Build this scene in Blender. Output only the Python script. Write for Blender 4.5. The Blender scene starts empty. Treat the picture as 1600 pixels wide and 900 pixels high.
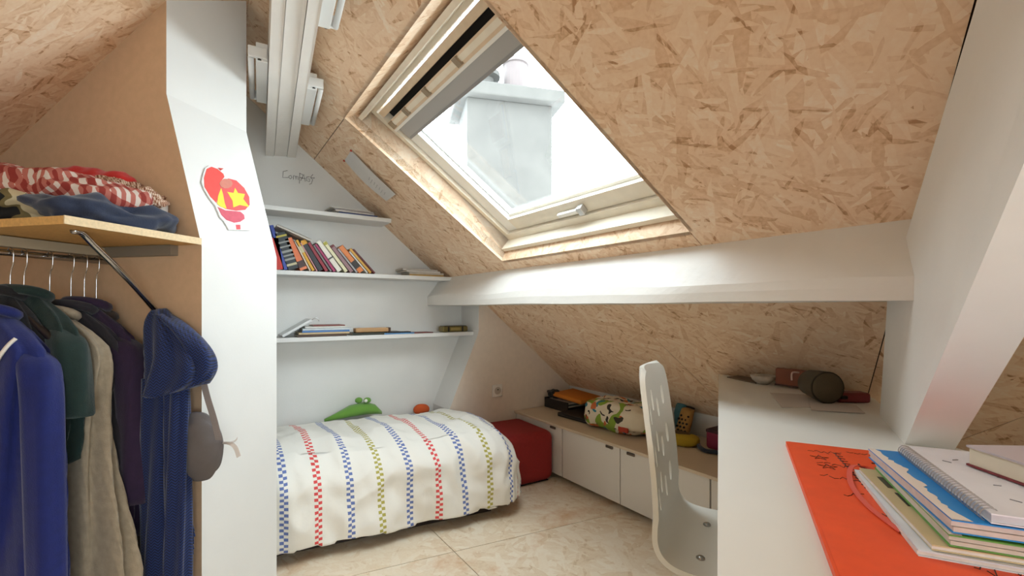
import bpy, bmesh, math, random
from mathutils import Vector, Matrix, noise
random.seed(7)
SC = bpy.context.scene
COL = SC.collection

# ---------------------------------------------------------------- camera
TH = math.radians(34.1); FPX = 709.0; EYE = 1.08
FWD = Vector((math.sin(TH), math.cos(TH), 0)); RGT = Vector((math.cos(TH), -math.sin(TH), 0)); EYEP = Vector((0, 0, EYE))
cam_data = bpy.data.cameras.new('camera'); cam = bpy.data.objects.new('camera', cam_data); COL.objects.link(cam)
cam.location = EYEP; cam.rotation_euler = (math.pi / 2, 0, -TH)
cam_data.sensor_width = 36; cam_data.lens = FPX / 1600 * 36; cam_data.shift_y = 31 / 1600; cam_data.clip_start = 0.02
SC.camera = cam

# ---------------------------------------------------------------- sky and exposure
world = bpy.data.worlds.new('overcast_sky'); SC.world = world; world.use_nodes = True
bg = world.node_tree.nodes['Background']; bg.inputs[0].default_value = (0.82, 0.92, 1.0, 1); bg.inputs[1].default_value = 4.0
SC.view_settings.view_transform = 'Standard'; SC.view_settings.look = 'None'
SC.view_settings.exposure = 1.9; SC.view_settings.gamma = 1.0; SC.view_settings.use_curve_mapping = False


def portal(name, centre, normal_in, w, h, xdir):
    # sampling guide for the sky light that comes through a window opening (emits nothing itself)
    d = bpy.data.lights.new(name, 'AREA'); d.shape = 'RECTANGLE'; d.size = w; d.size_y = h
    d.cycles.is_portal = True
    o = bpy.data.objects.new(name, d); COL.objects.link(o)
    z = -Vector(normal_in).normalized(); x = Vector(xdir).normalized(); y = z.cross(x)
    m = Matrix((x, y, z)).transposed().to_4x4(); m.translation = Vector(centre); o.matrix_world = m


# ---------------------------------------------------------------- helpers
def lin(r, g, b):
    def c(v):
        v /= 255.0
        return v / 12.92 if v <= 0.04045 else ((v + 0.055) / 1.055) ** 2.4
    return (c(r), c(g), c(b), 1)


def at(px, py, depth):
    return EYEP + depth * (FWD + (px - 800) / FPX * RGT + Vector((0, 0, (481 - py) / FPX)))


def on_z(px, py, z):
    d = FWD + (px - 800) / FPX * RGT + Vector((0, 0, (481 - py) / FPX))
    return EYEP + d * ((z - EYE) / d.z)


def on_y(px, py, y):
    d = FWD + (px - 800) / FPX * RGT + Vector((0, 0, (481 - py) / FPX))
    return EYEP + d * (y / d.y)


MATS = {}


def M(name, rgb, rough=0.55, var=0.0, scale=8.0, bump=0.0, bscale=None, metal=0.0, spec=0.5, weave=0.0, sheen=0.0):
    if name in MATS: return MATS[name]
    m = bpy.data.materials.new(name); m.use_nodes = True; nt = m.node_tree; b = nt.nodes['Principled BSDF']
    b.inputs['Base Color'].default_value = lin(*rgb); b.inputs['Roughness'].default_value = rough
    b.inputs['Metallic'].default_value = metal; b.inputs['Specular IOR Level'].default_value = spec
    if sheen: b.inputs['Sheen Weight'].default_value = sheen
    tc = nt.nodes.new('ShaderNodeTexCoord')
    if var:
        n = nt.nodes.new('ShaderNodeTexNoise'); n.inputs['Scale'].default_value = scale; n.inputs['Detail'].default_value = 5
        nt.links.new(tc.outputs['Object'], n.inputs['Vector'])
        r = nt.nodes.new('ShaderNodeValToRGB'); c = lin(*rgb)
        r.color_ramp.elements[0].position = 0.3; r.color_ramp.elements[1].position = 0.7
        r.color_ramp.elements[0].color = tuple(max(0, x * (1 - var)) for x in c[:3]) + (1,)
        r.color_ramp.elements[1].color = tuple(min(1, x * (1 + var)) for x in c[:3]) + (1,)
        nt.links.new(n.outputs['Fac'], r.inputs['Fac']); nt.links.new(r.outputs['Color'], b.inputs['Base Color'])
    if bump or weave:
        bp = nt.nodes.new('ShaderNodeBump'); bp.inputs['Strength'].default_value = bump or weave; bp.inputs['Distance'].default_value = 0.004
        if weave:
            n2 = nt.nodes.new('ShaderNodeTexWave'); n2.inputs['Scale'].default_value = bscale or 150; n2.inputs['Distortion'].default_value = 3
        else:
            n2 = nt.nodes.new('ShaderNodeTexNoise'); n2.inputs['Scale'].default_value = bscale or 60; n2.inputs['Detail'].default_value = 6
        nt.links.new(tc.outputs['Object'], n2.inputs['Vector'])
        nt.links.new(n2.outputs[0], bp.inputs['Height']); nt.links.new(bp.outputs['Normal'], b.inputs['Normal'])
    MATS[name] = m
    return m


def osb(name, stops, fl=9.0, fw=55.0, rough=0.6, stain=None):
    """strand board: five layers of stretched cells at different angles, the cell of highest rank shows"""
    if name in MATS: return MATS[name]
    m = bpy.data.materials.new(name); m.use_nodes = True; nt = m.node_tree; N = nt.nodes; LK = nt.links
    b = N['Principled BSDF']; b.inputs['Roughness'].default_value = rough; b.inputs['Specular IOR Level'].default_value = 0.25
    uv = N.new('ShaderNodeUVMap'); uv.uv_map = 'UVMap'
    wn = N.new('ShaderNodeTexNoise'); wn.inputs['Scale'].default_value = 7; wn.inputs['Detail'].default_value = 2
    LK.new(uv.outputs[0], wn.inputs['Vector'])
    sub = N.new('ShaderNodeVectorMath'); sub.operation = 'SUBTRACT'; sub.inputs[1].default_value = (.5, .5, .5); LK.new(wn.outputs['Color'], sub.inputs[0])
    sca = N.new('ShaderNodeVectorMath'); sca.operation = 'SCALE'; sca.inputs['Scale'].default_value = 0.022; LK.new(sub.outputs[0], sca.inputs[0])
    add = N.new('ShaderNodeVectorMath'); LK.new(uv.outputs[0], add.inputs[0]); LK.new(sca.outputs[0], add.inputs[1])
    best = None; tone = None; edge = None
    for i, ang in enumerate((8, 42, 80, 118, 153, 25, 100)):
        ro = N.new('ShaderNodeVectorRotate'); ro.rotation_type = 'Z_AXIS'; ro.inputs['Angle'].default_value = math.radians(ang)
        ro.inputs['Center'].default_value = (3.1 * i, 1.7 * i, 0)
        LK.new(add.outputs[0], ro.inputs['Vector'])
        mu = N.new('ShaderNodeVectorMath'); mu.operation = 'MULTIPLY'; s = 1.0 + 0.35 * (i % 3 - 1)
        mu.inputs[1].default_value = (fl * s, fw * s, 0); LK.new(ro.outputs[0], mu.inputs[0])
        vo = N.new('ShaderNodeTexVoronoi'); vo.voronoi_dimensions = '2D'; vo.inputs['Scale'].default_value = 1.0
        LK.new(mu.outputs[0], vo.inputs['Vector'])
        se = N.new('ShaderNodeSeparateColor'); LK.new(vo.outputs['Color'], se.inputs[0])
        if best is None:
            best, tone, edge = se.outputs[0], se.outputs[1], vo.outputs['Distance']
        else:
            gt = N.new('ShaderNodeMath'); gt.operation = 'GREATER_THAN'; LK.new(se.outputs[0], gt.inputs[0]); LK.new(best, gt.inputs[1])
            mx = N.new('ShaderNodeMath'); mx.operation = 'MAXIMUM'; LK.new(se.outputs[0], mx.inputs[0]); LK.new(best, mx.inputs[1])
            mt = N.new('ShaderNodeMix'); LK.new(gt.outputs[0], mt.inputs[0]); LK.new(tone, mt.inputs[2]); LK.new(se.outputs[1], mt.inputs[3])
            me = N.new('ShaderNodeMix'); LK.new(gt.outputs[0], me.inputs[0]); LK.new(edge, me.inputs[2]); LK.new(vo.outputs['Distance'], me.inputs[3])
            best, tone, edge = mx.outputs[0], mt.outputs[0], me.outputs[0]
    gn = N.new('ShaderNodeTexNoise'); gn.inputs['Scale'].default_value = 90; gn.inputs['Detail'].default_value = 6; LK.new(add.outputs[0], gn.inputs['Vector'])
    bn = N.new('ShaderNodeTexNoise'); bn.inputs['Scale'].default_value = 3.0; bn.inputs['Detail'].default_value = 3; LK.new(uv.outputs[0], bn.inputs['Vector'])

    def madd(a, k, c):
        q = N.new('ShaderNodeMath'); q.operation = 'MULTIPLY_ADD'; LK.new(a, q.inputs[0]); q.inputs[1].default_value = k
        if isinstance(c, float): q.inputs[2].default_value = c
        else: LK.new(c, q.inputs[2])
        return q.outputs[0]
    ro = N.new('ShaderNodeVectorRotate'); ro.rotation_type = 'Z_AXIS'; ro.inputs['Angle'].default_value = 1.0; LK.new(add.outputs[0], ro.inputs['Vector'])
    sl = None
    for i, ang in enumerate((20, 65, 130)):
        ro = N.new('ShaderNodeVectorRotate'); ro.rotation_type = 'Z_AXIS'; ro.inputs['Angle'].default_value = math.radians(ang); LK.new(add.outputs[0], ro.inputs['Vector'])
        mu = N.new('ShaderNodeVectorMath'); mu.operation = 'MULTIPLY'; mu.inputs[1].default_value = (fl * 2.0, fw * 1.8, 0); LK.new(ro.outputs[0], mu.inputs[0])
        vo = N.new('ShaderNodeTexVoronoi'); vo.voronoi_dimensions = '2D'; vo.inputs['Scale'].default_value = 1.0; LK.new(mu.outputs[0], vo.inputs['Vector'])
        se = N.new('ShaderNodeSeparateColor'); LK.new(vo.outputs['Color'], se.inputs[0])
        gt = N.new('ShaderNodeMath'); gt.operation = 'GREATER_THAN'; LK.new(se.outputs[2], gt.inputs[0]); gt.inputs[1].default_value = .972
        if sl is None: sl = gt.outputs[0]
        else:
            mx_ = N.new('ShaderNodeMath'); mx_.operation = 'MAXIMUM'; LK.new(gt.outputs[0], mx_.inputs[0]); LK.new(sl, mx_.inputs[1]); sl = mx_.outputs[0]
    t = madd(tone, 0.58, madd(gn.outputs['Fac'], 0.5, madd(bn.outputs['Fac'], 0.4, madd(edge, -0.10, madd(sl, -.22, -0.20)))))
    ra = N.new('ShaderNodeValToRGB'); el = ra.color_ramp.elements
    while len(el) < len(stops): el.new(0.5)
    for e, (p, c) in zip(el, stops): e.position = p; e.color = lin(*c)
    LK.new(t, ra.inputs['Fac']); out = ra.outputs['Color']
    if stain:
        sn = N.new('ShaderNodeTexNoise'); sn.inputs['Scale'].default_value = 2.2; sn.inputs['Detail'].default_value = 7; sn.inputs['Roughness'].default_value = 0.65
        LK.new(uv.outputs[0], sn.inputs['Vector'])
        sr = N.new('ShaderNodeValToRGB'); sr.color_ramp.elements[0].position = 0.56; sr.color_ramp.elements[1].position = 0.70
        sr.color_ramp.elements[1].color = (.75, .75, .75, 1)
        LK.new(sn.outputs['Fac'], sr.inputs['Fac'])
        mx = N.new('ShaderNodeMix'); mx.data_type = 'RGBA'; LK.new(sr.outputs['Color'], mx.inputs[0]); LK.new(out, mx.inputs[6]); mx.inputs[7].default_value = lin(*stain)
        out = mx.outputs[2]
    LK.new(out, b.inputs['Base Color'])
    bp = N.new('ShaderNodeBump'); bp.inputs['Strength'].default_value = 0.35; bp.inputs['Distance'].default_value = 0.002
    LK.new(t, bp.inputs['Height']); LK.new(bp.outputs['Normal'], b.inputs['Normal'])
    MATS[name] = m
    return m


ROOT = {}   # object name -> world position its mesh is stored relative to


def obj(name, verts, faces, mat, parent=None, uvs=None, smooth=False, origin=None):
    vs = [Vector(v) for v in verts]
    if parent is not None: base = ROOT[parent.name]
    elif origin is not None: base = Vector(origin)
    else:
        xs = [v.x for v in vs]; ys = [v.y for v in vs]; zs = [v.z for v in vs]
        base = Vector(((min(xs) + max(xs)) / 2, (min(ys) + max(ys)) / 2, min(zs)))
    me = bpy.data.meshes.new(name)
    me.from_pydata([tuple(v - base) for v in vs], [], faces)
    if uvs is not None:
        l = me.uv_layers.new(name='UVMap')
        for lp in me.loops: l.data[lp.index].uv = uvs[lp.vertex_index]
    bm = bmesh.new(); bm.from_mesh(me); bmesh.ops.recalc_face_normals(bm, faces=bm.faces); bm.to_mesh(me); bm.free()
    if smooth:
        for p in me.polygons: p.use_smooth = True
    if isinstance(mat, (list, tuple)):
        for q in mat: me.materials.append(q)
    elif mat: me.materials.append(mat)
    o = bpy.data.objects.new(name, me); COL.objects.link(o)
    if parent is not None: o.parent = parent
    else: o.location = base
    ROOT[o.name] = base
    return o


def tag(o, label, cat, group=None):
    o['label'] = label; o['category'] = cat
    if group: o['group'] = group
    return o


def structure(o):
    o['kind'] = 'structure'
    return o


def thing(name, label, cat, loc, group=None):
    o = bpy.data.objects.new(name, None); o.empty_display_size = 0.05; COL.objects.link(o)
    o.location = loc; ROOT[o.name] = Vector(loc)
    return tag(o, label, cat, group)


AX = (Vector((1, 0, 0)), Vector((0, 1, 0)), Vector((0, 0, 1)))


def box_geo(c, size, axes=AX, bevel=0.0, seg=2):
    bm = bmesh.new(); bmesh.ops.create_cube(bm, size=1)
    for v in bm.verts: v.co = Vector((v.co.x * size[0], v.co.y * size[1], v.co.z * size[2]))
    if bevel: bmesh.ops.bevel(bm, geom=list(bm.edges), offset=min(bevel, 0.49 * min(size)), segments=seg, profile=0.5, affect='EDGES')
    bm.verts.index_update(); c = Vector(c)
    vs = [c + axes[0] * v.co.x + axes[1] * v.co.y + axes[2] * v.co.z for v in bm.verts]
    fs = [[v.index for v in f.verts] for f in bm.faces]; bm.free()
    return vs, fs


def box(name, c, size, mat, parent=None, axes=AX, bevel=0.0, seg=2, smooth=False):
    vs, fs = box_geo(c, size, axes, bevel, seg)
    return obj(name, vs, fs, mat, parent, smooth=smooth)


def join(*geos):
    V, Fc = [], []
    for v, f in geos:
        n = len(V); V += list(v); Fc += [[i + n for i in q] for q in f]
    return V, Fc


def prism_geo(poly, ext):
    poly = [Vector(p) for p in poly]; ext = Vector(ext); n = len(poly)
    vs = poly + [p + ext for p in poly]
    fs = [list(range(n))[::-1], list(range(n, 2 * n))] + [[i, (i + 1) % n, n + (i + 1) % n, n + i] for i in range(n)]
    return vs, fs


def prism(name, poly, ext, mat, parent=None, uvax=None, uvo=(0, 0)):
    vs, fs = prism_geo(poly, ext); uvs = None
    if uvax: uvs = [(v.dot(uvax[0]) + uvo[0], v.dot(uvax[1]) + uvo[1]) for v in vs]
    return obj(name, vs, fs, mat, parent, uvs)


def tube_geo(pts, r, n=8, cap=True, closed=False):
    pts = [Vector(p) for p in pts]; vs, fs = [], []; m = len(pts); prev = None
    for i, p in enumerate(pts):
        a = pts[(i - 1) % m] if (closed or i > 0) else p; b_ = pts[(i + 1) % m] if (closed or i < m - 1) else p
        t = (b_ - a).normalized()
        u = t.cross(Vector((0, 0, 1))) if prev is None else prev - t * prev.dot(t)
        if u.length < 1e-4: u = t.cross(Vector((1, 0, 0)))
        u.normalize(); w = t.cross(u); prev = u
        rr = r[i] if isinstance(r, (list, tuple)) else r
        for k in range(n):
            q = 2 * math.pi * k / n; vs.append(p + (u * math.cos(q) + w * math.sin(q)) * rr)
    for i in range(m if closed else m - 1):
        for k in range(n):
            j = (i + 1) % m
            fs.append([i * n + k, i * n + (k + 1) % n, j * n + (k + 1) % n, j * n + k])
    if cap and not closed: fs += [list(range(n))[::-1], list(range((m - 1) * n, m * n))]
    return vs, fs


def tube(name, pts, r, mat, parent=None, n=8, closed=False):
    vs, fs = tube_geo(pts, r, n, True, closed)
    return obj(name, vs, fs, mat, parent, smooth=True)


def smooth_path(pts, k=6):
    pts = [Vector(p) for p in pts]; out = []
    for i in range(len(pts) - 1):
        p0 = pts[max(0, i - 1)]; p1 = pts[i]; p2 = pts[i + 1]; p3 = pts[min(len(pts) - 1, i + 2)]
        for j in range(k):
            t = j / k
            out.append(0.5 * ((2 * p1) + (p2 - p0) * t + (2 * p0 - 5 * p1 + 4 * p2 - p3) * t * t + (3 * p1 - p0 - 3 * p2 + p3) * t ** 3))
    out.append(pts[-1]); return out


def loft_geo(rings):
    n = len(rings[0]); vs = [v for r in rings for v in r]; fs = []
    for i in range(len(rings) - 1):
        for k in range(n): fs.append([i * n + k, i * n + (k + 1) % n, (i + 1) * n + (k + 1) % n, (i + 1) * n + k])
    fs += [list(range(n))[::-1], list(range((len(rings) - 1) * n, len(rings) * n))]
    return vs, fs


def sections(centres, ra, rb, ax, bx, n=28, fold=0.0, nf=6, ph=0.0, e=0.8):
    """rings of superellipses in the plane ax, bx, with soft cloth folds that turn along the length"""
    out = []
    for i, c in enumerate(centres):
        ring = []
        for k in range(n):
            q = 2 * math.pi * k / n; cq, sq = math.cos(q), math.sin(q)
            f = 1 + (fold[i] if isinstance(fold, (list, tuple)) else fold) * math.sin(nf * q + ph + 0.35 * i)
            ring.append(Vector(c) + ax * (ra[i] * f * math.copysign(abs(cq) ** e, cq)) + bx * (rb[i] * f * math.copysign(abs(sq) ** e, sq)))
        out.append(ring)
    return out


def blob_geo(c, size, axes=AX, e=0.6, amp=0.01, freq=8.0, seed=0.0, nu=40, nv=20, flat=None):
    """soft folded cloth lump: superellipsoid with wrinkles"""
    vs, fs = [], []
    pw = lambda x: math.copysign(abs(x) ** e, x)
    for j in range(nv + 1):
        ph = -math.pi / 2 + math.pi * j / nv
        for i in range(nu):
            q = 2 * math.pi * i / nu
            d = Vector((pw(math.cos(ph)) * pw(math.cos(q)), pw(math.cos(ph)) * pw(math.sin(q)), pw(math.sin(ph))))
            p = Vector((d.x * size[0] / 2, d.y * size[1] / 2, d.z * size[2] / 2))
            w = noise.noise(Vector((p.x * freq + seed, p.y * freq - seed, p.z * freq * 2 + seed))) + 0.5 * noise.noise(Vector((p.x * freq * 2.7 - seed, p.y * freq * 2.7, p.z * freq * 4)))
            p += d.normalized() * amp * w
            if flat is not None and p.z < -flat: p.z = -flat
            vs.append(Vector(c) + axes[0] * p.x + axes[1] * p.y + axes[2] * p.z)
    for j in range(nv):
        for i in range(nu): fs.append([j * nu + i, j * nu + (i + 1) % nu, (j + 1) * nu + (i + 1) % nu, (j + 1) * nu + i])
    return vs, fs


def blob(name, c, size, mat, parent=None, **k):
    vs, fs = blob_geo(c, size, **k)
    return obj(name, vs, fs, mat, parent, smooth=True)


def lathe_geo(c, prof, axis=Vector((0, 0, 1)), n=24):
    axis = Vector(axis).normalized(); u = axis.cross(Vector((0.3, 1, 0.2))).normalized(); w = axis.cross(u)
    rings = [[Vector(c) + axis * h + (u * math.cos(2 * math.pi * k / n) + w * math.sin(2 * math.pi * k / n)) * r for k in range(n)] for r, h in prof]
    return loft_geo(rings)


def yaw_axes(dx, dy=None):
    x = Vector(dx).normalized(); z = Vector((0, 0, 1)); return (x, z.cross(x).normalized(), z)


# ---------------------------------------------------------------- materials of the room
WHITE = M('white_wall_paint', (228, 226, 223), 0.7, var=0.03, scale=3, bump=0.06, bscale=120)
CREAM = M('cream_plaster', (228, 226, 222), 0.8, var=0.03, scale=4, bump=0.15, bscale=160)
GLOSSW = M('white_lacquer', (238, 237, 234), 0.3, var=0.01)
BEAMW = M('white_painted_timber', (238, 234, 228), 0.5, var=0.03, scale=6, bump=0.3, bscale=25)
OSB = osb('strand_board', [(0.0, (188, 142, 104)), (0.18, (225, 186, 149)), (0.42, (239, 206, 173)), (0.7, (245, 217, 187)), (1.0, (250, 233, 212))], fl=9.5, fw=60)
OSBF = osb('strand_board_floor', [(0.0, (214, 188, 156)), (0.25, (229, 208, 180)), (0.55, (236, 219, 195)), (1.0, (243, 231, 212))], fl=9, fw=40, rough=0.45, stain=(206, 150, 92))
BACK = M('dark_board_backing', (70, 48, 32), 0.9)

# ---------------------------------------------------------------- roof slopes
LS = math.sqrt(1 + .828 ** 2); RN = Vector((.828, 0, 1)) / LS; RD = Vector((1, 0, -.828)) / LS


def roof(t, s, off=0.0):           # t along the purlin, s down the slope
    return Vector((s / LS, t, 2.4108 - .828 * s / LS)) + RN * off


SK = -.165
O_A0, O_A1, O_S0, O_S1 = 1.18, 2.304, .70, 1.697        # skylight opening


def tl(s): return O_A1 + SK * s
def tr(s): return O_A0 + SK * s
def sk(s): return .184 + .36 * (s - 1.319)


S0, S1, SP = .187, 3.03, 1.79
T0, T1 = -2.5, 2.9


def slab(polys, o0, o1):
    return join(*[prism_geo([roof(t, s, o0) for t, s in p], RN * (o1 - o0)) for p in polys])


E0, E1, EA, EB = S0 - .08, S1 + .12, T0 - .12, T1 + .12
vs, fs = slab([[(EA, E0), (tr(E0), E0), (tr(E1), E1), (EA, E1)], [(tl(E0), E0), (EB, E0), (EB, E1), (tl(E1), E1)],
               [(tr(E0), E0), (tl(E0), E0), (tl(O_S0), O_S0), (tr(O_S0), O_S0)], [(tr(O_S1), O_S1), (tl(O_S1), O_S1), (tl(E1), E1), (tr(E1), E1)]], .013, .05)
ceil_r = structure(obj('ceiling', vs, fs, BACK))
G = .0016
seamA = lambda s: 1.457 - .16 * (s - 2.054)
seamB = lambda s: 2.367 - .16 * (s - 2.054)
seamC = lambda s: .261 + .79 * (s - 2.588)
seamU = lambda s: 2.19 - .68 * (s - O_S0)
panels = [
    [(seamU(S0) + G, S0), (T1, S0), (T1, O_S0 - G), (seamU(O_S0) + G, O_S0 - G)],
    [(tr(S0) + G, S0), (seamU(S0) - G, S0), (seamU(O_S0) - G, O_S0), (tr(O_S0) + G, O_S0)],
    [(sk(S0) + G, S0), (tr(S0) - G, S0), (tr(SP) - G, SP - G), (sk(SP) + G, SP - G)],
    [(T0, S0), (sk(S0) - G, S0), (sk(SP) - G, SP - G), (T0, SP - G)],
    [(tl(O_S0), O_S0 + G), (T1, O_S0 + G), (T1, SP - G), (tl(SP) + G, SP - G)],
    [(tr(O_S1) + G, O_S1), (tl(O_S1) - G, O_S1), (tl(SP) - G, SP - G), (tr(SP) + G, SP - G)],
    [(seamB(SP) + G, SP + G), (T1, SP + G), (T1, S1), (seamB(S1) + G, S1)],
    [(seamA(SP) + G, SP + G), (seamB(SP) - G, SP + G), (seamB(S1) - G, S1), (seamA(S1) + G, S1)],
    [(sk(SP) + G, SP + G), (seamA(SP) - G, SP + G), (seamA(S1) - G, S1), (sk(S1) + G, S1)],
    [(seamC(SP) + G, SP + G), (sk(SP) - G, SP + G), (sk(S1) - G, S1), (seamC(S1) + G, S1)],
    [(T0, SP + G), (seamC(SP) - G, SP + G), (seamC(S1) - G, S1), (T0, S1)],
]
for i, p in enumerate(panels):
    vs, fs = slab([p], 0, .012)
    uv = [(v.y + 1.37 * i, v.dot(RD) + 0.71 * i) for v in vs]
    if i in (6, 7, 8, 9): uv = [(a * 1.0, b_) for a, b_ in uv]
    obj('osb_panel', vs, fs, OSB, ceil_r, uv)

# left slope
LM = .9; LL = math.sqrt(1 + LM ** 2); LD = Vector((-1, 0, -LM)) / LL; LN = Vector((-LM, 0, 1)) / LL
RIDGE = Vector((.144, 0, 2.291))


def lroof(t, s, off=0.0): return RIDGE + Vector((0, t, 0)) + LD * s + LN * off


SL1 = 2.25


def lslab(polys, o0, o1): return join(*[prism_geo([lroof(t, s, o0) for t, s in p], LN * (o1 - o0)) for p in polys])


vs, fs = lslab([[(T0 - .12, -.08), (T1 + .12, -.08), (T1 + .12, SL1 + .15), (T0 - .12, SL1 + .15)]], .013, .05)
ceil_l = structure(obj('ceiling', vs, fs, BACK))
for i, p in enumerate([[(.02, 0), (T1, 0), (T1, SL1), (.02, SL1)], [(-1.2, 0), (.017, 0), (.017, SL1), (-1.2, SL1)], [(T0, 0), (-1.203, 0), (-1.203, SL1), (T0, SL1)]]):
    vs, fs = lslab([p], 0, .012)
    obj('osb_panel', vs, fs, OSB, ceil_l, [(v.y + 5.3 + i, v.dot(LD) + 2.1 * i) for v in vs])

# ---------------------------------------------------------------- floor
fl = structure(box('floor', (.5, .2, -.04), (4.2, 5.6, .05), BACK))
seam_dir = Vector((.55, -.1, 0))
xs = [-1.6, -.3, .915, 2.135, 2.6]; ysr = [-2.6, -1.4, -.2, .62, 1.81, 3.0]
for i in range(4):
    for j in range(5):
        x0, x1, y0, y1 = xs[i] + .0015, xs[i + 1] - .0015, ysr[j] + .0015, ysr[j + 1] - .0015
        sh = lambda x, y: Vector((x + .08 * (1.9 - y) * 0, y - .16 * (x - .9), -.015))
        vs, fs = prism_geo([sh(x0, y0), sh(x1, y0), sh(x1, y1), sh(x0, y1)], (0, 0, .015))
        obj('floor_panel', vs, fs, OSBF, fl, [(v.x + 1.9 * i, v.y + 2.7 * j) for v in vs])

# ---------------------------------------------------------------- walls
roofz = lambda x: 2.4108 - .828 * x
lroofz = lambda x: RIDGE.z + LM * (x - RIDGE.x)
wall_back = structure(prism('wall_back', [(-1.6, 2.9, 0), (-1.6, 2.9, lroofz(-1.6)), (.144, 2.9, 2.291), (2.34, 2.9, roofz(2.34)), (2.34, 2.9, 0)], (0, .1, 0), CREAM))
wall_far = structure(prism('wall_far_right', [(1.305, 2.65, 0), (1.305, 2.65, .42), (1.42, 2.65, .68), (1.515, 2.65, .895), (1.524, 2.65, .93), (1.526, 2.65, roofz(1.526)), (2.34, 2.65, roofz(2.34)), (2.34, 2.65, 0)], (0, .249, 0), [M('shade_tinted_cream', (230, 214, 198), .8, var=.03, scale=30, bump=.1, bscale=160), WHITE]))  # shading of this wall is put into the warm cream; its jamb stays white
for p in wall_far.data.polygons:
    if p.normal.x < -.3 and abs(p.normal.y) < .1: p.material_index = 1
structure(box('wall_knee', (2.36, .2, .25), (.06, 5.4, .5), WHITE))
structure(box('wall_left', (-1.63, .2, .36), (.06, 5.4, .72), WHITE))
GX0, GX1, GZ0, GZ1 = -.72, .62, .35, 1.78
zf = lambda x: min(roofz(x), lroofz(x))
fp_ = lambda x0_, x1_, z0, z1=None: prism_geo([(x0_, -2.5, z0), (x1_, -2.5, z0)] + ([(x1_, -2.5, z1), (x0_, -2.5, z1)] if z1 is not None else [(x1_, -2.5, zf(x1_))] + ([(.144, -2.5, 2.291)] if x0_ < .144 < x1_ else []) + [(x0_, -2.5, zf(x0_))]), (0, -.1, 0))
vs, fs = join(fp_(-1.6, GX0, 0), fp_(GX1, 2.34, 0), fp_(GX0, GX1, 0, GZ0), fp_(GX0, GX1, GZ1))
structure(obj('wall_front', vs, fs, CREAM))

# partition with a jogged flue end, turned to the room
Lc = Vector((-.008, 1.732, 0)); GV = Vector((.7257, .688, 0)); EV = Vector((-.688, .7257, 0))
PW = .327; JOG = .137; Z1, Z2 = 1.274, 1.769


def part(m, k, z): return Lc + EV * m - GV * k + Vector((0, 0, z))     # m along the partition away from its end, k out from its closet side


def jogged(z): return 0 if z <= Z1 else JOG if z >= Z2 else JOG * (z - Z1) / (Z2 - Z1)


rings = []
for z in (0, Z1, Z2, 2.6):
    j = jogged(z)
    rings.append([part(j, 0, z), part(j, -PW, z), part(.36, -PW, z), part(.36, -.09, z), part(1.95, -.09, z), part(1.95, 0, z)])
vs, fs = loft_geo(rings)
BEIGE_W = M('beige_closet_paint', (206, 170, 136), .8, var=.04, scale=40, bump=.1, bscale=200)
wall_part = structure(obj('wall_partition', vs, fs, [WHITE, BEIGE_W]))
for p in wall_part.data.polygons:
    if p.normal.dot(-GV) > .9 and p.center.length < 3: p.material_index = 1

# walls to the right of and behind the camera
structure(box('wall_right', (1.6, -.78, .62), (1.56, .06, 1.24), WHITE))
structure(box('wall_right', (.85, -1.655, .855), (.06, 1.69, 1.70), WHITE))

# ---------------------------------------------------------------- skylight
PINE = M('varnished_pine', (228, 204, 174), 0.4, var=0.06, scale=20)
PINEL = M('pale_varnished_pine', (238, 228, 210), 0.4, var=0.04, scale=20)
GREYB = M('grey_blind_fabric', (176, 174, 172), 0.7)
ALU = M('aluminium', (200, 200, 200), 0.3, metal=0.9)
DARK = M('black_gap', (14, 13, 12), 0.8)
SASHW = M('white_sash_paint', (240, 238, 232), 0.35)
glass = bpy.data.materials.new('window_glass'); glass.use_nodes = True; nt = glass.node_tree
nt.nodes.remove(nt.nodes['Principled BSDF'])
tb = nt.nodes.new('ShaderNodeBsdfTransparent'); tb.inputs[0].default_value = (.96, .98, .97, 1); gb = nt.nodes.new('ShaderNodeBsdfGlossy'); gb.inputs['Roughness'].default_value = 0.02
mxs = nt.nodes.new('ShaderNodeMixShader'); mxs.inputs[0].default_value = 0.05
nt.links.new(tb.outputs[0], mxs.inputs[1]); nt.links.new(gb.outputs[0], mxs.inputs[2]); nt.links.new(mxs.outputs[0], nt.nodes['Material Output'].inputs[0])


def sky_pt(a_, s, off): return roof(a_ + SK * s, s, off)


def sky_bar(name, a0, a1, s0, s1, o0, o1, mat, parent):
    vs, fs = prism_geo([sky_pt(a0, s0, o0), sky_pt(a1, s0, o0), sky_pt(a1, s1, o0), sky_pt(a0, s1, o0)], RN * (o1 - o0))
    return obj(name, vs, fs, mat, parent, [(v.y, v.dot(RD) + v.z * .3) for v in vs])


win = thing('window_1', 'x', 'x', roof(1.5, 1.2, .1)); del win['label']; del win['category']; win['kind'] = 'structure'
A0, A1, SA, SB = O_A0, O_A1, .757, 1.657
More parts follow.
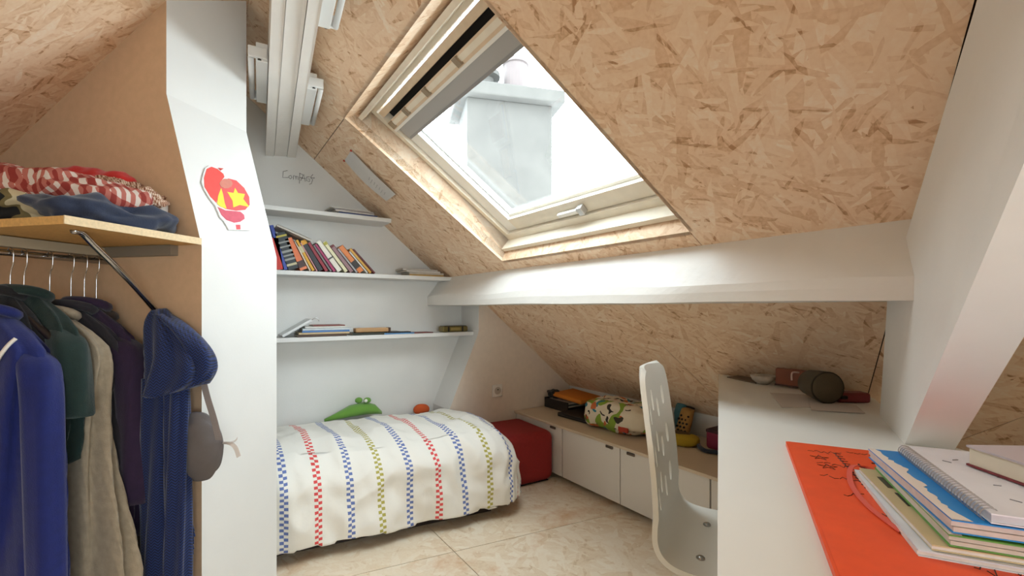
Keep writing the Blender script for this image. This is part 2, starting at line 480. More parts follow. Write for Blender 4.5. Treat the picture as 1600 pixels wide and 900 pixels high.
# strand-board lining of the reveal
def lining(q):
    vs, fs = prism_geo(q[0], q[1]); obj('reveal_board', vs, fs, OSB, win, [(v.y + v.dot(RD), v.dot(RN) + .37 * q[1].y * 100) for v in vs])
lining(([sky_pt(A1, O_S0, 0), sky_pt(A1, O_S1, 0), sky_pt(A1, SB, .13), sky_pt(A1, SA, .13)], Vector((0, .015, 0))))
lining(([sky_pt(A0, O_S0, 0), sky_pt(A0, O_S1, 0), sky_pt(A0, SB, .13), sky_pt(A0, SA, .13)], Vector((0, -.015, 0))))
lining(([sky_pt(A0, O_S1, 0), sky_pt(A1, O_S1, 0), sky_pt(A1, SB, .13), sky_pt(A0, SB, .13)], RD * .015))
lining(([sky_pt(A0, O_S0, 0), sky_pt(A1, O_S0, 0), sky_pt(A1, SA, .13), sky_pt(A0, SA, .13)], RD * -.015))
# fixed frame
FW = .032
for nm, q in (('frame_side', (A1 - FW, A1, SA, SB)), ('frame_side', (A0, A0 + FW, SA, SB)), ('frame_bottom', (A0 + FW, A1 - FW, SB - .035, SB)), ('frame_top', (A0 + FW, A1 - FW, SA, SA + .018))):
    sky_bar(nm, q[0], q[1], q[2], q[3], .12, .21, PINEL, win)
# outer part of the shaft up to the outside
for q in ((A1, A1 + .02, SA, SB), (A0 - .02, A0, SA, SB), (A0 - .02, A1 + .02, SB, SB + .02), (A0 - .02, A1 + .02, SA - .02, SA)):
    sky_bar('frame_casing', q[0], q[1], q[2], q[3], .05, .22, PINEL, win)
# sash: sides, bottom, top with ventilation bar
B0, B1 = A0 + FW + .003, A1 - FW - .003
sash_s0, sash_s1 = SA + .085, SB - .04
SW = .085
for q in ((B1 - SW, B1), (B0, B0 + SW)):
    sd = sky_bar('sash_side', q[0], q[1], sash_s0, sash_s1, .14, .20, SASHW, win)
sky_bar('glazing_bead', B1 - SW - .012, B1 - SW, sash_s0 + .06, sash_s1 - .07, .165, .19, ALU, win)
sky_bar('sash_bottom', B0 + SW, B1 - SW, sash_s1 - .07, sash_s1, .135, .20, PINEL, win)
sky_bar('sash_bottom_bead', B0 + SW, B1 - SW, sash_s1 - .085, sash_s1 - .07, .16, .20, SASHW, win)
sky_bar('head_rail', B0, B1, SA + .028, SA + .058, .125, .20, PINE, win)
sky_bar('dark_slot', B0, B1, SA + .058, SA + .086, .165, .20, DARK, win)
vb = sky_bar('ventilation_bar', B0, B1, SA + .086, SA + .128, .115, .165, PINE, win)
sky_bar('ventilation_bar_inset', B0 + .03, B1 - .03, SA + .095, SA + .116, .112, .116, PINEL, vb)
for px in (611, 637.5, 672, 715):
    pa = {611: 2.235, 637.5: 2.06, 672: 1.84, 715: 1.57}[px]
    sky_bar('bar_clip', pa - .014, pa + .014, SA + .088, SA + .124, .104, .116, M('grey_brown_plastic', (150, 132, 110), 0.5), vb)
sky_bar('blind_edge', B0, B1, SA + .128, SA + .140, .112, .17, SASHW, win)
bl = sky_bar('rolled_blind', B0 + .02, B1 - .02, SA + .140, SA + .195, .125, .165, GREYB, win)
sky_bar('blind_rail', B0 + .02, B1 - .02, SA + .195, SA + .208, .13, .17, M('blind_rail_grey', (150, 148, 148), 0.5), win)
sky_bar('pane', B0 + SW - .01, B1 - SW + .01, sash_s0 + .02, sash_s1 - .06, .186, .190, glass, win)
# handle on the bottom of the sash
hp = sky_pt(1.70, sash_s1 - .028, .118)
hx = (sky_pt(1.5, sash_s1, .1) - sky_pt(1.7, sash_s1, .1)).normalized()
hd = box('handle', hp - hx * .05, (.13, .02, .018), SASHW, win, axes=(hx, RD, RN), bevel=.006)
box('handle_latch', hp + hx * .035, (.03, .04, .03), ALU, hd, axes=(hx, RD, RN), bevel=.004)
tube('frame_screw', [sky_pt(A1 - .001, SB - .07, .155), sky_pt(A1 - .008, SB - .07, .155)], .006, DARK, win)
# gable window added for fill light, unseen behind the camera
fill_win = thing('added_fill_window', 'x', 'x', ((GX0 + GX1) / 2, -2.55, GZ0)); del fill_win['label']; del fill_win['category']; fill_win['kind'] = 'structure'
for q in ((GX0, GX0 + .06, GZ0, GZ1), (GX1 - .06, GX1, GZ0, GZ1), ((GX0 + GX1) / 2 - .05, (GX0 + GX1) / 2 + .05, GZ0, GZ1), (GX0, GX1, GZ0, GZ0 + .07), (GX0, GX1, GZ1 - .07, GZ1)):
    box('frame_bar', ((q[0] + q[1]) / 2, -2.55, (q[2] + q[3]) / 2), (q[1] - q[0], .06, q[3] - q[2]), SASHW, fill_win)
for x0_, x1_ in ((GX0 + .05, (GX0 + GX1) / 2 - .04), ((GX0 + GX1) / 2 + .04, GX1 - .05)):
    box('pane', ((x0_ + x1_) / 2, -2.55, (GZ0 + GZ1) / 2), (x1_ - x0_, .004, GZ1 - GZ0 - .12), glass, fill_win)
portal('fill_window_portal', ((GX0 + GX1) / 2, -2.62, (GZ0 + GZ1) / 2), (0, 1, 0), GX1 - GX0, GZ1 - GZ0, (1, 0, 0))
portal('skylight_portal', sky_pt((A0 + A1) / 2, 1.22, .24), -RN, 1.1, .9, (0, 1, 0))

# ---------------------------------------------------------------- chimney outside
CONC = M('weathered_chimney_render', (68, 65, 61), 0.9, var=0.16, scale=2.5, bump=0.3, bscale=9)
cc = at(787, 230, 6.6); cyaw = yaw_axes((math.cos(math.radians(-20)), math.sin(math.radians(-20)), 0))
chim = thing('chimney', 'pale rendered chimney stack with a slab cap outside the skylight', 'chimney', (cc.x, cc.y, 0))
box('stack', (cc.x, cc.y, 1.9), (1.2, .85, 4.0), CONC, chim, axes=cyaw, bevel=.02)
box('cap_slab', (cc.x, cc.y, 3.98), (1.48, 1.14, .17), CONC, chim, axes=cyaw, bevel=.02)
CLAY = M('chimney_pot_clay', (86, 76, 74), 0.8, var=.08)
p1 = Vector((cc.x, cc.y, 4.06)) + cyaw[0] * -.28
vs, fs = lathe_geo(p1, [(.17, 0), (.17, .12), (.13, .14), (.13, .3), (.22, .32), (.22, .38), (.05, .42)]); obj('chimney_pot', vs, fs, CONC, chim, smooth=False)
p2 = Vector((cc.x, cc.y, 4.06)) + cyaw[0] * .18
vs, fs = lathe_geo(p2, [(.19, 0), (.17, .55), (.19, .56), (.19, .62), (.12, .62)]); obj('chimney_pot', vs, fs, CLAY, chim)
MORT = M('mortar_crack_fill', (92, 93, 94), 0.9)
fx = cyaw[0]; fo = Vector((cc.x, cc.y, 0)) - cyaw[1] * .403
crk = [fo + fx * (x + .0) + Vector((0, 0, z)) for x, z in ((.17, 3.8), (.16, 3.4), (.24, 3.1), (.22, 2.8), (.32, 2.55), (.33, 2.25), (.27, 2.0), (.28, 1.7))]
tube('crack_repair', smooth_path(crk, 5), .016, MORT, chim, n=6)
crk = [fo + fx * x + Vector((0, 0, z)) for x, z in ((-.5, 3.2), (-.42, 3.24), (-.38, 3.15), (-.28, 3.26), (-.2, 3.24))]
tube('crack_repair', smooth_path(crk, 4), .014, MORT, chim, n=6)

# ---------------------------------------------------------------- beams
def hewn(name, poly, y0, y1, mat, parent=None, n=60, amp=.010, seed=1.0):
    rings = []
    for i in range(n + 1):
        y = y0 + (y1 - y0) * i / n
        rings.append([Vector((x + amp * w * noise.noise(Vector((y * 2.3, x * 7 + seed, z * 5))), y, z + amp * w * noise.noise(Vector((y * 2.7 + 9, x * 5, z * 7 + seed))))) for x, z, w in poly])
    vs, fs = loft_geo(rings); return obj(name, vs, fs, mat, parent)


pur = hewn('purlin_beam', [(1.358, 1.2862, 0), (1.318, 1.222, .6), (1.272, 1.156, 2.2), (1.266, 1.128, 1.0), (1.264, 1.098, .5), (1.42, 1.096, .5), (1.585, 1.0975, 0)], .30, 2.899, BEAMW)
tag(pur, 'long white painted timber purlin running under the skylight', 'beam')

rb = thing('ridge_beam', 'white boarded ridge beam running overhead from the gable wall', 'beam', (.33, 2.0, 1.945))
n0, n1 = Vector((.135, 1.2, 1.944)), Vector((.284, 2.899, 1.938)); m0, m1 = Vector((.258, 1.2, 1.944)), Vector((.438, 2.899, 1.955))
ext = (n0 - n1) * 1.9
def strip(name, f0, f1, dz, up):
    a0, a1 = n1.lerp(m1, f0), n1.lerp(m1, f1); c0, c1 = n0.lerp(m0, f0), n0.lerp(m0, f1)
    k = 2.6
    b0, b1 = a0 + (c0 - a0) * k, a1 + (c1 - a1) * k
    prism(name, [a0 + Vector((0, 0, dz)), a1 + Vector((0, 0, dz)), b1 + Vector((0, 0, dz)), b0 + Vector((0, 0, dz))], (0, 0, up), BEAMW, rb)
strip('casing_board', 0.0, .275, 0, .20); strip('casing_board', .29, .70, .004, .20); strip('casing_board', .715, 1.0, 0, .20)
strip('beam_core', .03, .97, .012, .21)
LAMPW = M('white_enamel_metal', (228, 228, 226), 0.4)
def side_lamp(side, y0, y1, label):
    f = 0.0 if side < 0 else 1.0
    def edge(y): return (n1 + (n0 - n1) * ((y - n1.y) / (n0.y - n1.y))).lerp(m1 + (m0 - m1) * ((y - m1.y) / (m0.y - m1.y)), f)
    a, b2 = edge(y0), edge(y1); d = (b2 - a).normalized(); sx = Vector((side, 0, 0)); z = 1.985
    c = (a + b2) / 2
    t = thing('strip_lamp', label, 'lamp', (c.x + side * .04, c.y, z), 'slim white strip lamps on the ridge beam')
    ln = (b2 - a).length
    ax = (d, d.cross(Vector((0, 0, 1))).normalized(), Vector((0, 0, 1)))
    cz = Vector((c.x, c.y, z + .035))
    box('housing', cz + sx * .022, (ln, .040, .07), LAMPW, t, axes=ax, bevel=.003)
    tube('lamp_tube', [Vector((a.x, a.y, z + .012)) + sx * .058 + d * .012, Vector((b2.x, b2.y, z + .012)) + sx * .058 - d * .012], .010, LAMPW, t, n=12)
    for q in (a, b2):
        e = box('end_cap', Vector((q.x, q.y, z + .03)) + sx * .036, (.014, .062, .04), LAMPW, t, axes=ax, bevel=.003)
        tube('cap_screw', [Vector((q.x, q.y, z + .004)) + sx * .03, Vector((q.x, q.y, z + .008)) + sx * .03], .006, M('dark_screw', (60, 55, 50), .5), e)
side_lamp(-1, 1.90, 2.28, 'slim white strip lamp on the ridge beam side facing the partition')
side_lamp(1, 2.02, 2.44, 'slim white strip lamp on the ridge beam above the pinned paper')
side_lamp(1, 1.12, 1.56, 'slim white strip lamp on the ridge beam cut off by the top of the picture')

# slanting strut and its foot post
Bs = Vector((1.301, .349, 0)); sd_ = Vector((.907, .42, 0)); sn = Vector((.42, -.907, 0))
def st(k, z): return Bs + sd_ * k + Vector((0, 0, z))
def roofk(k): return roofz((Bs + sd_ * k).x)
post_k = .315
poly = [st(0, .774), st(post_k, .774), st(.205, 1.10)]
k = .205
TL_ = sn * .072
poly += [st(.09, roofk(.09) + .005) + TL_, st(-1.6, roofk(-1.6) + .005) + TL_, st(-1.6, .774 + 1.6 * .79)]
strut = prism('strut_beam', poly, sn * .082, BEAMW); tag(strut, 'thick white slanting timber strut standing on the desk', 'beam')

# ---------------------------------------------------------------- alcove shelves
def shelf(z, x1, label, y0=2.71):
    return tag(box('wall_shelf', ((x1 - .25) / 2 + 0.0, (y0 + 2.899) / 2, z - .012), (x1 + .25, 2.899 - y0, .024), WHITE, bevel=.002), label, 'shelf', 'white alcove shelves')
shelf(1.625, .945, 'topmost white alcove shelf below the wall scribble'); shelf(1.283, 1.365, 'middle white alcove shelf carrying the leaning row of books'); shelf(.917, 1.519, 'lowest white alcove shelf just above the bed')

# ---------------------------------------------------------------- low cabinets
LAM = M('white_laminate', (232, 226, 218), 0.45); LAMB = M('beige_laminate_top', (214, 194, 168), 0.5, var=.02)
HAND = M('brushed_handle', (120, 108, 96), 0.35, metal=.7)
def cabinet(y0, y1, doors, label):
    t = thing('low_cabinet', label, 'cabinet', (2.07, (y0 + y1) / 2, 0), 'low white cabinets along the knee wall')
    box('body', (2.085, (y0 + y1) / 2, .185), (.47, y1 - y0 - .004, .305), LAM, t)
    box('plinth', (2.11, (y0 + y1) / 2, .016), (.42, y1 - y0 - .004, .032), BACK, t)
    for (d0, d1, hy) in doors:
        d = box('door', (1.838, (d0 + d1) / 2, .185), (.019, d1 - d0 - .005, .30), LAM, t, bevel=.0015)
        if hy: box('handle', (1.826, hy, .322), (.012, .05, .014), HAND, d, bevel=.002)
cabinet(2.15, 2.647, [(2.15, 2.647, 2.235)], 'low white cabinet nearest the socket, behind the red pouf')
cabinet(1.157, 2.147, [(1.676, 2.147, 1.75), (1.157, 1.676, 1.60)], 'low white two-door cabinet behind the chair back')
cabinet(.16, 1.154, [(.66, 1.154, 1.08), (.16, .66, .6)], 'low white cabinet half hidden by the desk')
tag(box('cabinet_top', (2.067, 1.40, .346), (.514, 2.494, .016), LAMB, bevel=.002), 'long beige laminate worktop over the low cabinets', 'worktop')

# wall socket
so = thing('wall_socket', 'square white electric socket on the shaded wall', 'socket', (1.668, 2.648, .51))
box('plate', (1.668, 2.644, .51), (.08, .011, .085), LAM, so, bevel=.004)
vs, fs = lathe_geo((1.668, 2.640, .51), [(.026, 0), (.026, .002), (.021, .0022)], Vector((0, -1, 0))); obj('socket_ring', vs, fs, M('socket_recess', (190, 180, 168), .5), so)
tube('earth_pin', [(1.668, 2.64, .518), (1.668, 2.632, .518)], .004, M('dark_pin', (60, 52, 46), .4), so)

# ---------------------------------------------------------------- desk
DESKW = M('white_desk_laminate', (238, 236, 230), 0.35, var=.01)
desk = thing('desk', 'large white desk under the slope, its front edge facing the chair', 'desk', (1.2, .3, 0))
prism('desk_top', [(.21, .13, .749), (1.97, 1.204, .749), (1.97, .64, .749), (1.385, .325, .749), (.965, -.485, .749), (.61, -.52, .749)], (0, 0, .025), DESKW, desk)
dd = Vector((.852, .523, 0)); dn = Vector((.523, -.852, 0))
for q, w in ((.32, .6), (1.38, .3)):
    c = Vector((.21, .13, 0)) + dd * q + dn * (.10 + w / 2)
    box('side_panel', (c.x, c.y, .374), (.025, w, .748), DESKW, desk, axes=(dd, dn, AX[2]))

# ---------------------------------------------------------------- bed
bx0, bx1 = .04, 1.30
fy = lambda x: 2.13 - .14 * (x - .24)
MATT = M('mattress_ticking', (226, 222, 214), .8)
bed = thing('mattress', 'low mattress on a dark base hidden under the striped duvet', 'mattress', (.6, 2.45, 0))
prism('base', [(bx0, fy(bx0) + .08, .0), (bx1 - .04, fy(bx1) + .08, .0), (bx1 - .04, 2.62, .0), (1.1, 2.86, .0), (bx0, 2.86, .0)], (0, 0, .13), M('dark_bed_base', (58, 44, 34), .7), bed)
prism('core', [(bx0, fy(bx0) + .05, .13), (bx1, fy(bx1) + .05, .13), (bx1, 2.64, .13), (1.12, 2.88, .13), (bx0, 2.88, .13)], (0, 0, .16), MATT, bed)


def duvet_mat():
    m = bpy.data.materials.new('striped_duvet_cotton'); m.use_nodes = True; nt = m.node_tree; N = nt.nodes; LK = nt.links
    b = N['Principled BSDF']; b.inputs['Roughness'].default_value = .8; b.inputs['Specular IOR Level'].default_value = .15
    uv = N.new('ShaderNodeUVMap'); uv.uv_map = 'UVMap'; sp = N.new('ShaderNodeSeparateXYZ'); LK.new(uv.outputs[0], sp.inputs[0])

    def mth(op, a, c=None, d=None):
        q = N.new('ShaderNodeMath'); q.operation = op
        for i, v in enumerate((a, c, d)):
            if v is None: continue
            if isinstance(v, (int, float)): q.inputs[i].default_value = v
            else: LK.new(v, q.inputs[i])
        return q.outputs[0]
    P_ = .1315
    u = mth('ADD', sp.outputs[0], -.272 + 4 * P_ + P_ / 2)         # first blue stripe centre at .272
    idx = mth('FLOOR', mth('DIVIDE', u, P_)); loc = mth('SUBTRACT', u, mth('MULTIPLY', mth('ADD', idx, .5), P_))   # -P/2 .. P/2
    inside = mth('LESS_THAN', mth('ABSOLUTE', loc), .0155)
    col2 = mth('GREATER_THAN', loc, 0.0)
    row = mth('MODULO', mth('FLOOR', mth('DIVIDE', mth('ADD', sp.outputs[1], 5.0), .0128)), 2.0)
    chk = mth('ABSOLUTE', mth('SUBTRACT', row, col2))
    fac = mth('MULTIPLY', mth('MULTIPLY', inside, chk), .92)
    k4 = mth('MODULO', mth('ADD', idx, 8.0), 4.0)                     # 0 blue 1 red 2 blue 3 olive
    isr = mth('COMPARE', k4, 1.0, .1); iso = mth('COMPARE', k4, 3.0, .1)
    c1 = N.new('ShaderNodeMix'); c1.data_type = 'RGBA'; c1.inputs[6].default_value = lin(84, 108, 176); c1.inputs[7].default_value = lin(222, 48, 52); LK.new(isr, c1.inputs[0])
    c2 = N.new('ShaderNodeMix'); c2.data_type = 'RGBA'; c2.inputs[7].default_value = lin(176, 166, 62); LK.new(c1.outputs[2], c2.inputs[6]); LK.new(iso, c2.inputs[0])
    c3 = N.new('ShaderNodeMix'); c3.data_type = 'RGBA'; c3.inputs[6].default_value = lin(240, 236, 228); LK.new(c2.outputs[2], c3.inputs[7]); LK.new(fac, c3.inputs[0])
    LK.new(c3.outputs[2], b.inputs['Base Color'])
    n = N.new('ShaderNodeTexNoise'); n.inputs['Scale'].default_value = 14; n.inputs['Detail'].default_value = 4; LK.new(uv.outputs[0], n.inputs['Vector'])
    bp = N.new('ShaderNodeBump'); bp.inputs['Strength'].default_value = .25; bp.inputs['Distance'].default_value = .02; LK.new(n.outputs['Fac'], bp.inputs['Height']); LK.new(bp.outputs['Normal'], b.inputs['Normal'])
    return m


def duvet():
    vs, fs, uvs = [], [], []
    ztop = .40; r = .13; hang = .36
    U0, U1 = .02, bx1 + .32; V0, V1 = -.42, .74                 # v: 0 at front edge of the top, negative hangs down
    nu, nv = 150, 110
    for j in range(nv + 1):
        v = V0 + (V1 - V0) * j / nv
        for i in range(nu + 1):
            u = U0 + (U1 - U0) * i / nu
            ex = max(0, u - (bx1 - .01)); ey = max(0, -v); e = math.hypot(ex, ey)
            x = min(u, bx1 - .01); y = fy(x) + .10 + max(v, 0); z = ztop
            if e > 0:
                dx, dy = ex / e, -ey / e
                ar = r * math.pi / 2
                if e < ar: h = r * math.sin(e / r); dz = r * (1 - math.cos(e / r))
                else: h = r + .015 * math.sin((e - ar) * 9); dz = r + (e - ar)
                x += dx * h; y += dy * h; z -= dz
            # fluff and folds
            top = 1 if e == 0 else max(0, 1 - e / .3)
            puff = .05 * math.sin(max(0, min(1, (v + .1) / .8)) * math.pi) + .025 * noise.noise(Vector((u * 3.1, v * 3.3, 1.7)))
            cr = noise.noise(Vector((u * 5.5 + 2 * v, v * 2.2, 4.2))); w2 = noise.noise(Vector((u * 16 + 5 * v, v * 7 - 3 * u, 8.1)))
            amp = .024 * cr + .011 * w2 - .022 * abs(noise.noise(Vector((u * 9 - 4 * v, v * 6 + 3 * u, 2.2))))
            if e > 0: x += ex / e * amp * 1.2; y -= ey / e * amp * 1.2; z += puff * top
            else: z += puff + amp * .8
            if v > .6: z -= (v - .6) * .3
            low = .055 + .02 * noise.noise(Vector((u * 6, 0, 3))) + .06 * max(0, u - 1.0)
            if z < low: z = low; y += .02 * (1 if ey > 0 else 0)
            vs.append(Vector((x, min(y, 2.885 - .25 * max(0, min(1, (x - 1.10) / .19))), z))); uvs.append((u, v))
    for j in range(nv):
        for i in range(nu):
            a_ = j * (nu + 1) + i; fs.append([a_, a_ + 1, a_ + nu + 2, a_ + nu + 1])
    o = obj('duvet', vs, fs, duvet_mat(), None, uvs, smooth=True)
    sm = o.modifiers.new('thickness', 'SOLIDIFY'); sm.thickness = .012; sm.offset = -1
    return o


tag(duvet(), 'white duvet with red, blue and olive chequered stripes on the bed', 'duvet')

# plush frog and orange toy behind the duvet
GREEN = M('green_plush', (104, 152, 58), .9, bump=.3, bscale=200, sheen=.3)
fp = on_y(560, 640, 2.82)
fr = thing('plush_frog', 'green plush frog lying between the duvet and the wall', 'soft toy', (fp.x, 2.82, .42))
vs, fs = loft_geo(sections([Vector((fp.x - .20, 2.80, .425)), Vector((fp.x - .14, 2.81, .435)), Vector((fp.x - .05, 2.82, .455)), Vector((fp.x + .04, 2.82, .462)), Vector((fp.x + .10, 2.82, .45)), Vector((fp.x + .14, 2.81, .425))],
                           [.008, .02, .05, .055, .05, .01], [.008, .018, .034, .038, .03, .01], Vector((0, 1, 0)), Vector((0, 0, 1)), n=16, e=1.0)); obj('head', vs, fs, GREEN, fr, smooth=True)
for dx in (.005, .048):
    ey = blob('eye', (fp.x + dx, 2.80 + (.03 if dx < .03 else 0), .513), (.046, .04, .036), GREEN, fr, e=1.0, amp=0, nu=16, nv=10)
    if dx > .03: blob('eye_white', (fp.x + dx - .014, 2.782, .515), (.022, .014, .02), M('white_felt', (235, 232, 225), .9), ey, e=1, amp=0, nu=12, nv=8)
op = on_y(658, 637, 2.84)
tag(blob('orange_toy', (op.x, 2.84, .405), (.11, .06, .07), M('orange_plush', (206, 88, 40), .9, bump=.2, bscale=200), amp=.006, e=.9), 'small orange plush toy peeping over the duvet by the wall', 'soft toy')

# pouf
REDF = M('red_woven_fabric', (150, 36, 34), .85, var=.08, scale=60, bump=.3, bscale=250)
pf = thing('pouf', 'square dark red fabric pouf between the bed and the low cabinets', 'pouf', (1.62, 2.42, 0))
box('cushion_block', (1.615, 2.42, .16), (.42, .42, .31), REDF, pf, bevel=.05, seg=5, smooth=True, axes=yaw_axes((1, -.06, 0)))
box('base_board', (1.615, 2.42, .003), (.36, .36, .006), DARK, pf, axes=yaw_axes((1, -.06, 0)))

# ---------------------------------------------------------------- chair
CHW = M('white_moulded_ply', (236, 233, 224), .28, var=.01)
def chair():
    c0 = Vector((1.05, .877, 0)); W = Vector((.88, .475, 0)).normalized(); Fd = Vector((W.y, -W.x, 0))
    t = thing('desk_chair', 'white moulded desk chair with slotted back, pushed up to the desk', 'chair', (c0.x + Fd.x * .2, c0.y + Fd.y * .2, 0))
    prof = [(.004, .915, .105), (.008, .895, .145), (.016, .85, .165), (.030, .75, .172), (.042, .65, .178), (.047, .58, .182), (.053, .53, .188), (.066, .485, .192), (.092, .452, .196), (.13, .438, .2), (.19, .435, .2), (.28, .438, .198), (.37, .442, .19), (.42, .434, .17), (.44, .42, .15)]
    path = smooth_path([(f_, z, w) for f_, z, w in prof], 5); nw = 20; vs, fs = [], []
    for (f_, z, w) in path:
        for i in range(nw + 1):
            s_ = -1 + 2 * i / nw
            back = max(0, min(1, (z - .46) / .1))
            curve = .022 * s_ * s_
            vs.append(c0 + Fd * (f_ + curve * back) + W * (w * s_) + Vector((0, 0, z + .012 * s_ * s_ * (1 - back))))
    for j in range(len(path) - 1):
        for i in range(nw):
            a_ = j * (nw + 1) + i; fs.append([a_, a_ + 1, a_ + nw + 2, a_ + nw + 1])
    sh = obj('seat_shell', vs, fs, CHW, t, smooth=True)
    so_ = sh.modifiers.new('t', 'SOLIDIFY'); so_.thickness = .013; so_.offset = 0
    cut_v, cut_f = [], []
    for zi, z in enumerate((.815, .70, .585)):
        for ci, s_ in enumerate((-.11, -.055, .0, .055, .11)):
            zz = z - (.028 if ci % 2 else 0)
            f_ = .016 + (.86 - zz) * .12
            g_ = blob_geo(c0 + Fd * (f_ + .0) + W * s_ + Vector((0, 0, zz)), (.2, .021, .06), axes=(Fd, W, AX[2]), e=1.0, amp=0, nu=16, nv=10)
            n_ = len(cut_v); cut_v += g_[0]; cut_f += [[q + n_ for q in f2] for f2 in g_[1]]
    cu = obj('slot_cutter', cut_v, cut_f, None, t)
    bm = bmesh.new(); bm.from_mesh(cu.data); bmesh.ops.remove_doubles(bm, verts=bm.verts, dist=1e-5); bmesh.ops.recalc_face_normals(bm, faces=bm.faces); bm.to_mesh(cu.data); bm.free()
    bo = sh.modifiers.new('b', 'BOOLEAN'); bo.object = cu; bo.operation = 'DIFFERENCE'; bo.solver = 'EXACT'
    bpy.context.view_layer.update()
    me = bpy.data.meshes.new_from_object(sh.evaluated_get(bpy.context.evaluated_depsgraph_get()))
    sh.modifiers.clear(); sh.data = me
    for p in me.polygons: p.use_smooth = True
    try: me.set_sharp_from_angle(angle=math.radians(40))
    except Exception: pass
    bpy.data.objects.remove(cu)
    STEEL = M('polished_steel', (170, 170, 168), .25, metal=1)
    for w in (-.10, .10):
        for f_ in (.165, .32):
            p = c0 + Fd * f_ + W * w + Vector((0, 0, .444 + .003)); vs, fs = lathe_geo(p, [(.011, -.004), (.011, .001), (.007, .004), (.002, .005)], n=14); obj('seat_screw', vs, fs, STEEL, sh, smooth=True)
    sc = c0 + Fd * .22
    tube('gas_column', [sc + Vector((0, 0, .05)), sc + Vector((0, 0, .425))], [.03, .025], STEEL, t, n=16)
    for i in range(5):
        q = math.radians(72 * i + 20); d = Vector((math.cos(q), math.sin(q), 0))
        lg = tube('base_leg', [sc + Vector((0, 0, .1)), sc + d * .25 + Vector((0, 0, .07))], [.022, .014], CHW, t)
        blob('castor', sc + d * .25 + Vector((0, 0, .03)), (.05, .05, .06), DARK, lg, e=.9, amp=0, nu=14, nv=8)
chair()


# ---------------------------------------------------------------- books and papers in the alcove
PAGE = M('book_pages', (226, 216, 198), .85)


def book(c, size, axes, rgb, label, name='book', group=None, pages=True, band=None):
    """size: thickness, depth, length along axes (t, d, u); the spine is at -d"""
    T, D_, U = axes; th, dp, ln = size; c = Vector(c)
    low = min((c + T * a_ * th / 2 + D_ * b2 * dp / 2 + U * c_ * ln / 2).z for a_ in (-1, 1) for b2 in (-1, 1) for c_ in (-1, 1))
    t = thing(name, label, 'book', (c.x, c.y, low), group)
    mt = M('cover_%d_%d_%d' % rgb, rgb, .45, var=.05, scale=30); ct = min(.0025, th * .2)
    g1 = box_geo(c - T * (th / 2 - ct / 2), (ct, dp, ln), axes); g2 = box_geo(c + T * (th / 2 - ct / 2), (ct, dp, ln), axes); g3 = box_geo(c - D_ * (dp / 2 - ct / 2), (th, ct, ln), axes)
    vs, fs = join(g1, g2, g3); cv = obj('cover', vs, fs, mt, t)
    box('pages', c + D_ * .002, (th - 2 * ct, dp - .006, ln - .006), PAGE, t, axes=axes)
    if band:
        for f0, f1, col in band:
            box('spine_band', c - D_ * (dp / 2 + .0004) + U * ln * ((f0 + f1) / 2 - .5), (th * .98, .001, ln * (f1 - f0)), M('band_%d_%d_%d' % col, col, .5), cv, axes=axes)
    return t


ROW = [(.034, .17, 9, (206, 52, 44), 'red book at the partition end of the leaning row', None),
       (.020, .245, 17, (58, 76, 160), 'tall blue book leaning beside the black textbook', None),
       (.052, .205, 19, (44, 50, 54), 'thick black textbook with printed spine in the leaning row', [(.1, .16, (196, 186, 150)), (.25, .30, (150, 150, 146)), (.36, .40, (150, 150, 146)), (.46, .52, (150, 150, 146)), (.60, .64, (150, 150, 146)), (.72, .76, (150, 150, 146)), (.88, .93, (190, 172, 70))]),
       (.036, .185, 25, (226, 118, 70), 'broad orange book with a dark foot, next to the black textbook', [(.0, .08, (226, 128, 84)), (.08, .28, (72, 48, 44))]),
       (.012, .175, 26, (224, 204, 180), 'thin cream book between the broad orange and the first yellow book', None),
       (.018, .185, 28, (222, 164, 44), 'yellow book near the broad orange one', [(.6, .8, (200, 190, 150))]),
       (.010, .175, 29, (212, 150, 150), 'thin pink book right of the first yellow book', None),
       (.028, .19, 30, (42, 40, 46), 'black paperback with a yellow head in the leaning row', [(.86, .99, (226, 160, 44))]),
       (.020, .18, 32, (150, 34, 50), 'crimson book right of the black paperback', None),
       (.014, .17, 33, (120, 112, 112), 'thin grey book right of the crimson book', None),
       (.018, .18, 34, (166, 46, 96), 'magenta book beside the wide cream book', None),
       (.030, .20, 36, (228, 222, 208), 'wide cream book in the middle of the leaning row', [(.42, .46, (60, 54, 48))]),
       (.022, .205, 37, (226, 218, 178), 'cream book with an olive edge right of the wide cream one', [(.9, .98, (176, 168, 60))]),
       (.024, .185, 38, (150, 112, 116), 'mauve book with a dark red head', [(.93, 1.0, (110, 30, 34))]),
       (.014, .17, 39, (168, 164, 166), 'thin light grey book beside the orange and black one', None),
       (.030, .185, 40, (224, 128, 58), 'orange and black paperback near the open end of the row', [(.02, .16, (224, 128, 58)), (.16, .42, (46, 38, 32))]),
       (.012, .16, 41, (230, 226, 218), 'thin white book next to the last yellow book', None),
       (.018, .18, 42, (214, 156, 52), 'mustard yellow book second from the open end of the row', None),
       (.011, .185, 43, (112, 34, 34), 'thin dark red book at the open end of the leaning row', None)]
x = .318
for th, ln, an, rgb, lab, band in ROW:
    q = math.radians(an); T = Vector((math.cos(q), 0, math.sin(q))); U = Vector((-math.sin(q), 0, math.cos(q)))
    book(Vector((x, 2.795, 1.284)) + T * th / 2 + U * ln / 2, (th * 1.08 - .001, .14, ln), (T, AX[1], U), rgb, lab, group='books leaning on the middle shelf', band=band)
    x += th / math.cos(q) * 1.09
a = on_y(429, 360, 2.78); b2 = on_y(481, 383, 2.78); U = (b2 - a).normalized(); T = U.cross(AX[1]).normalized()
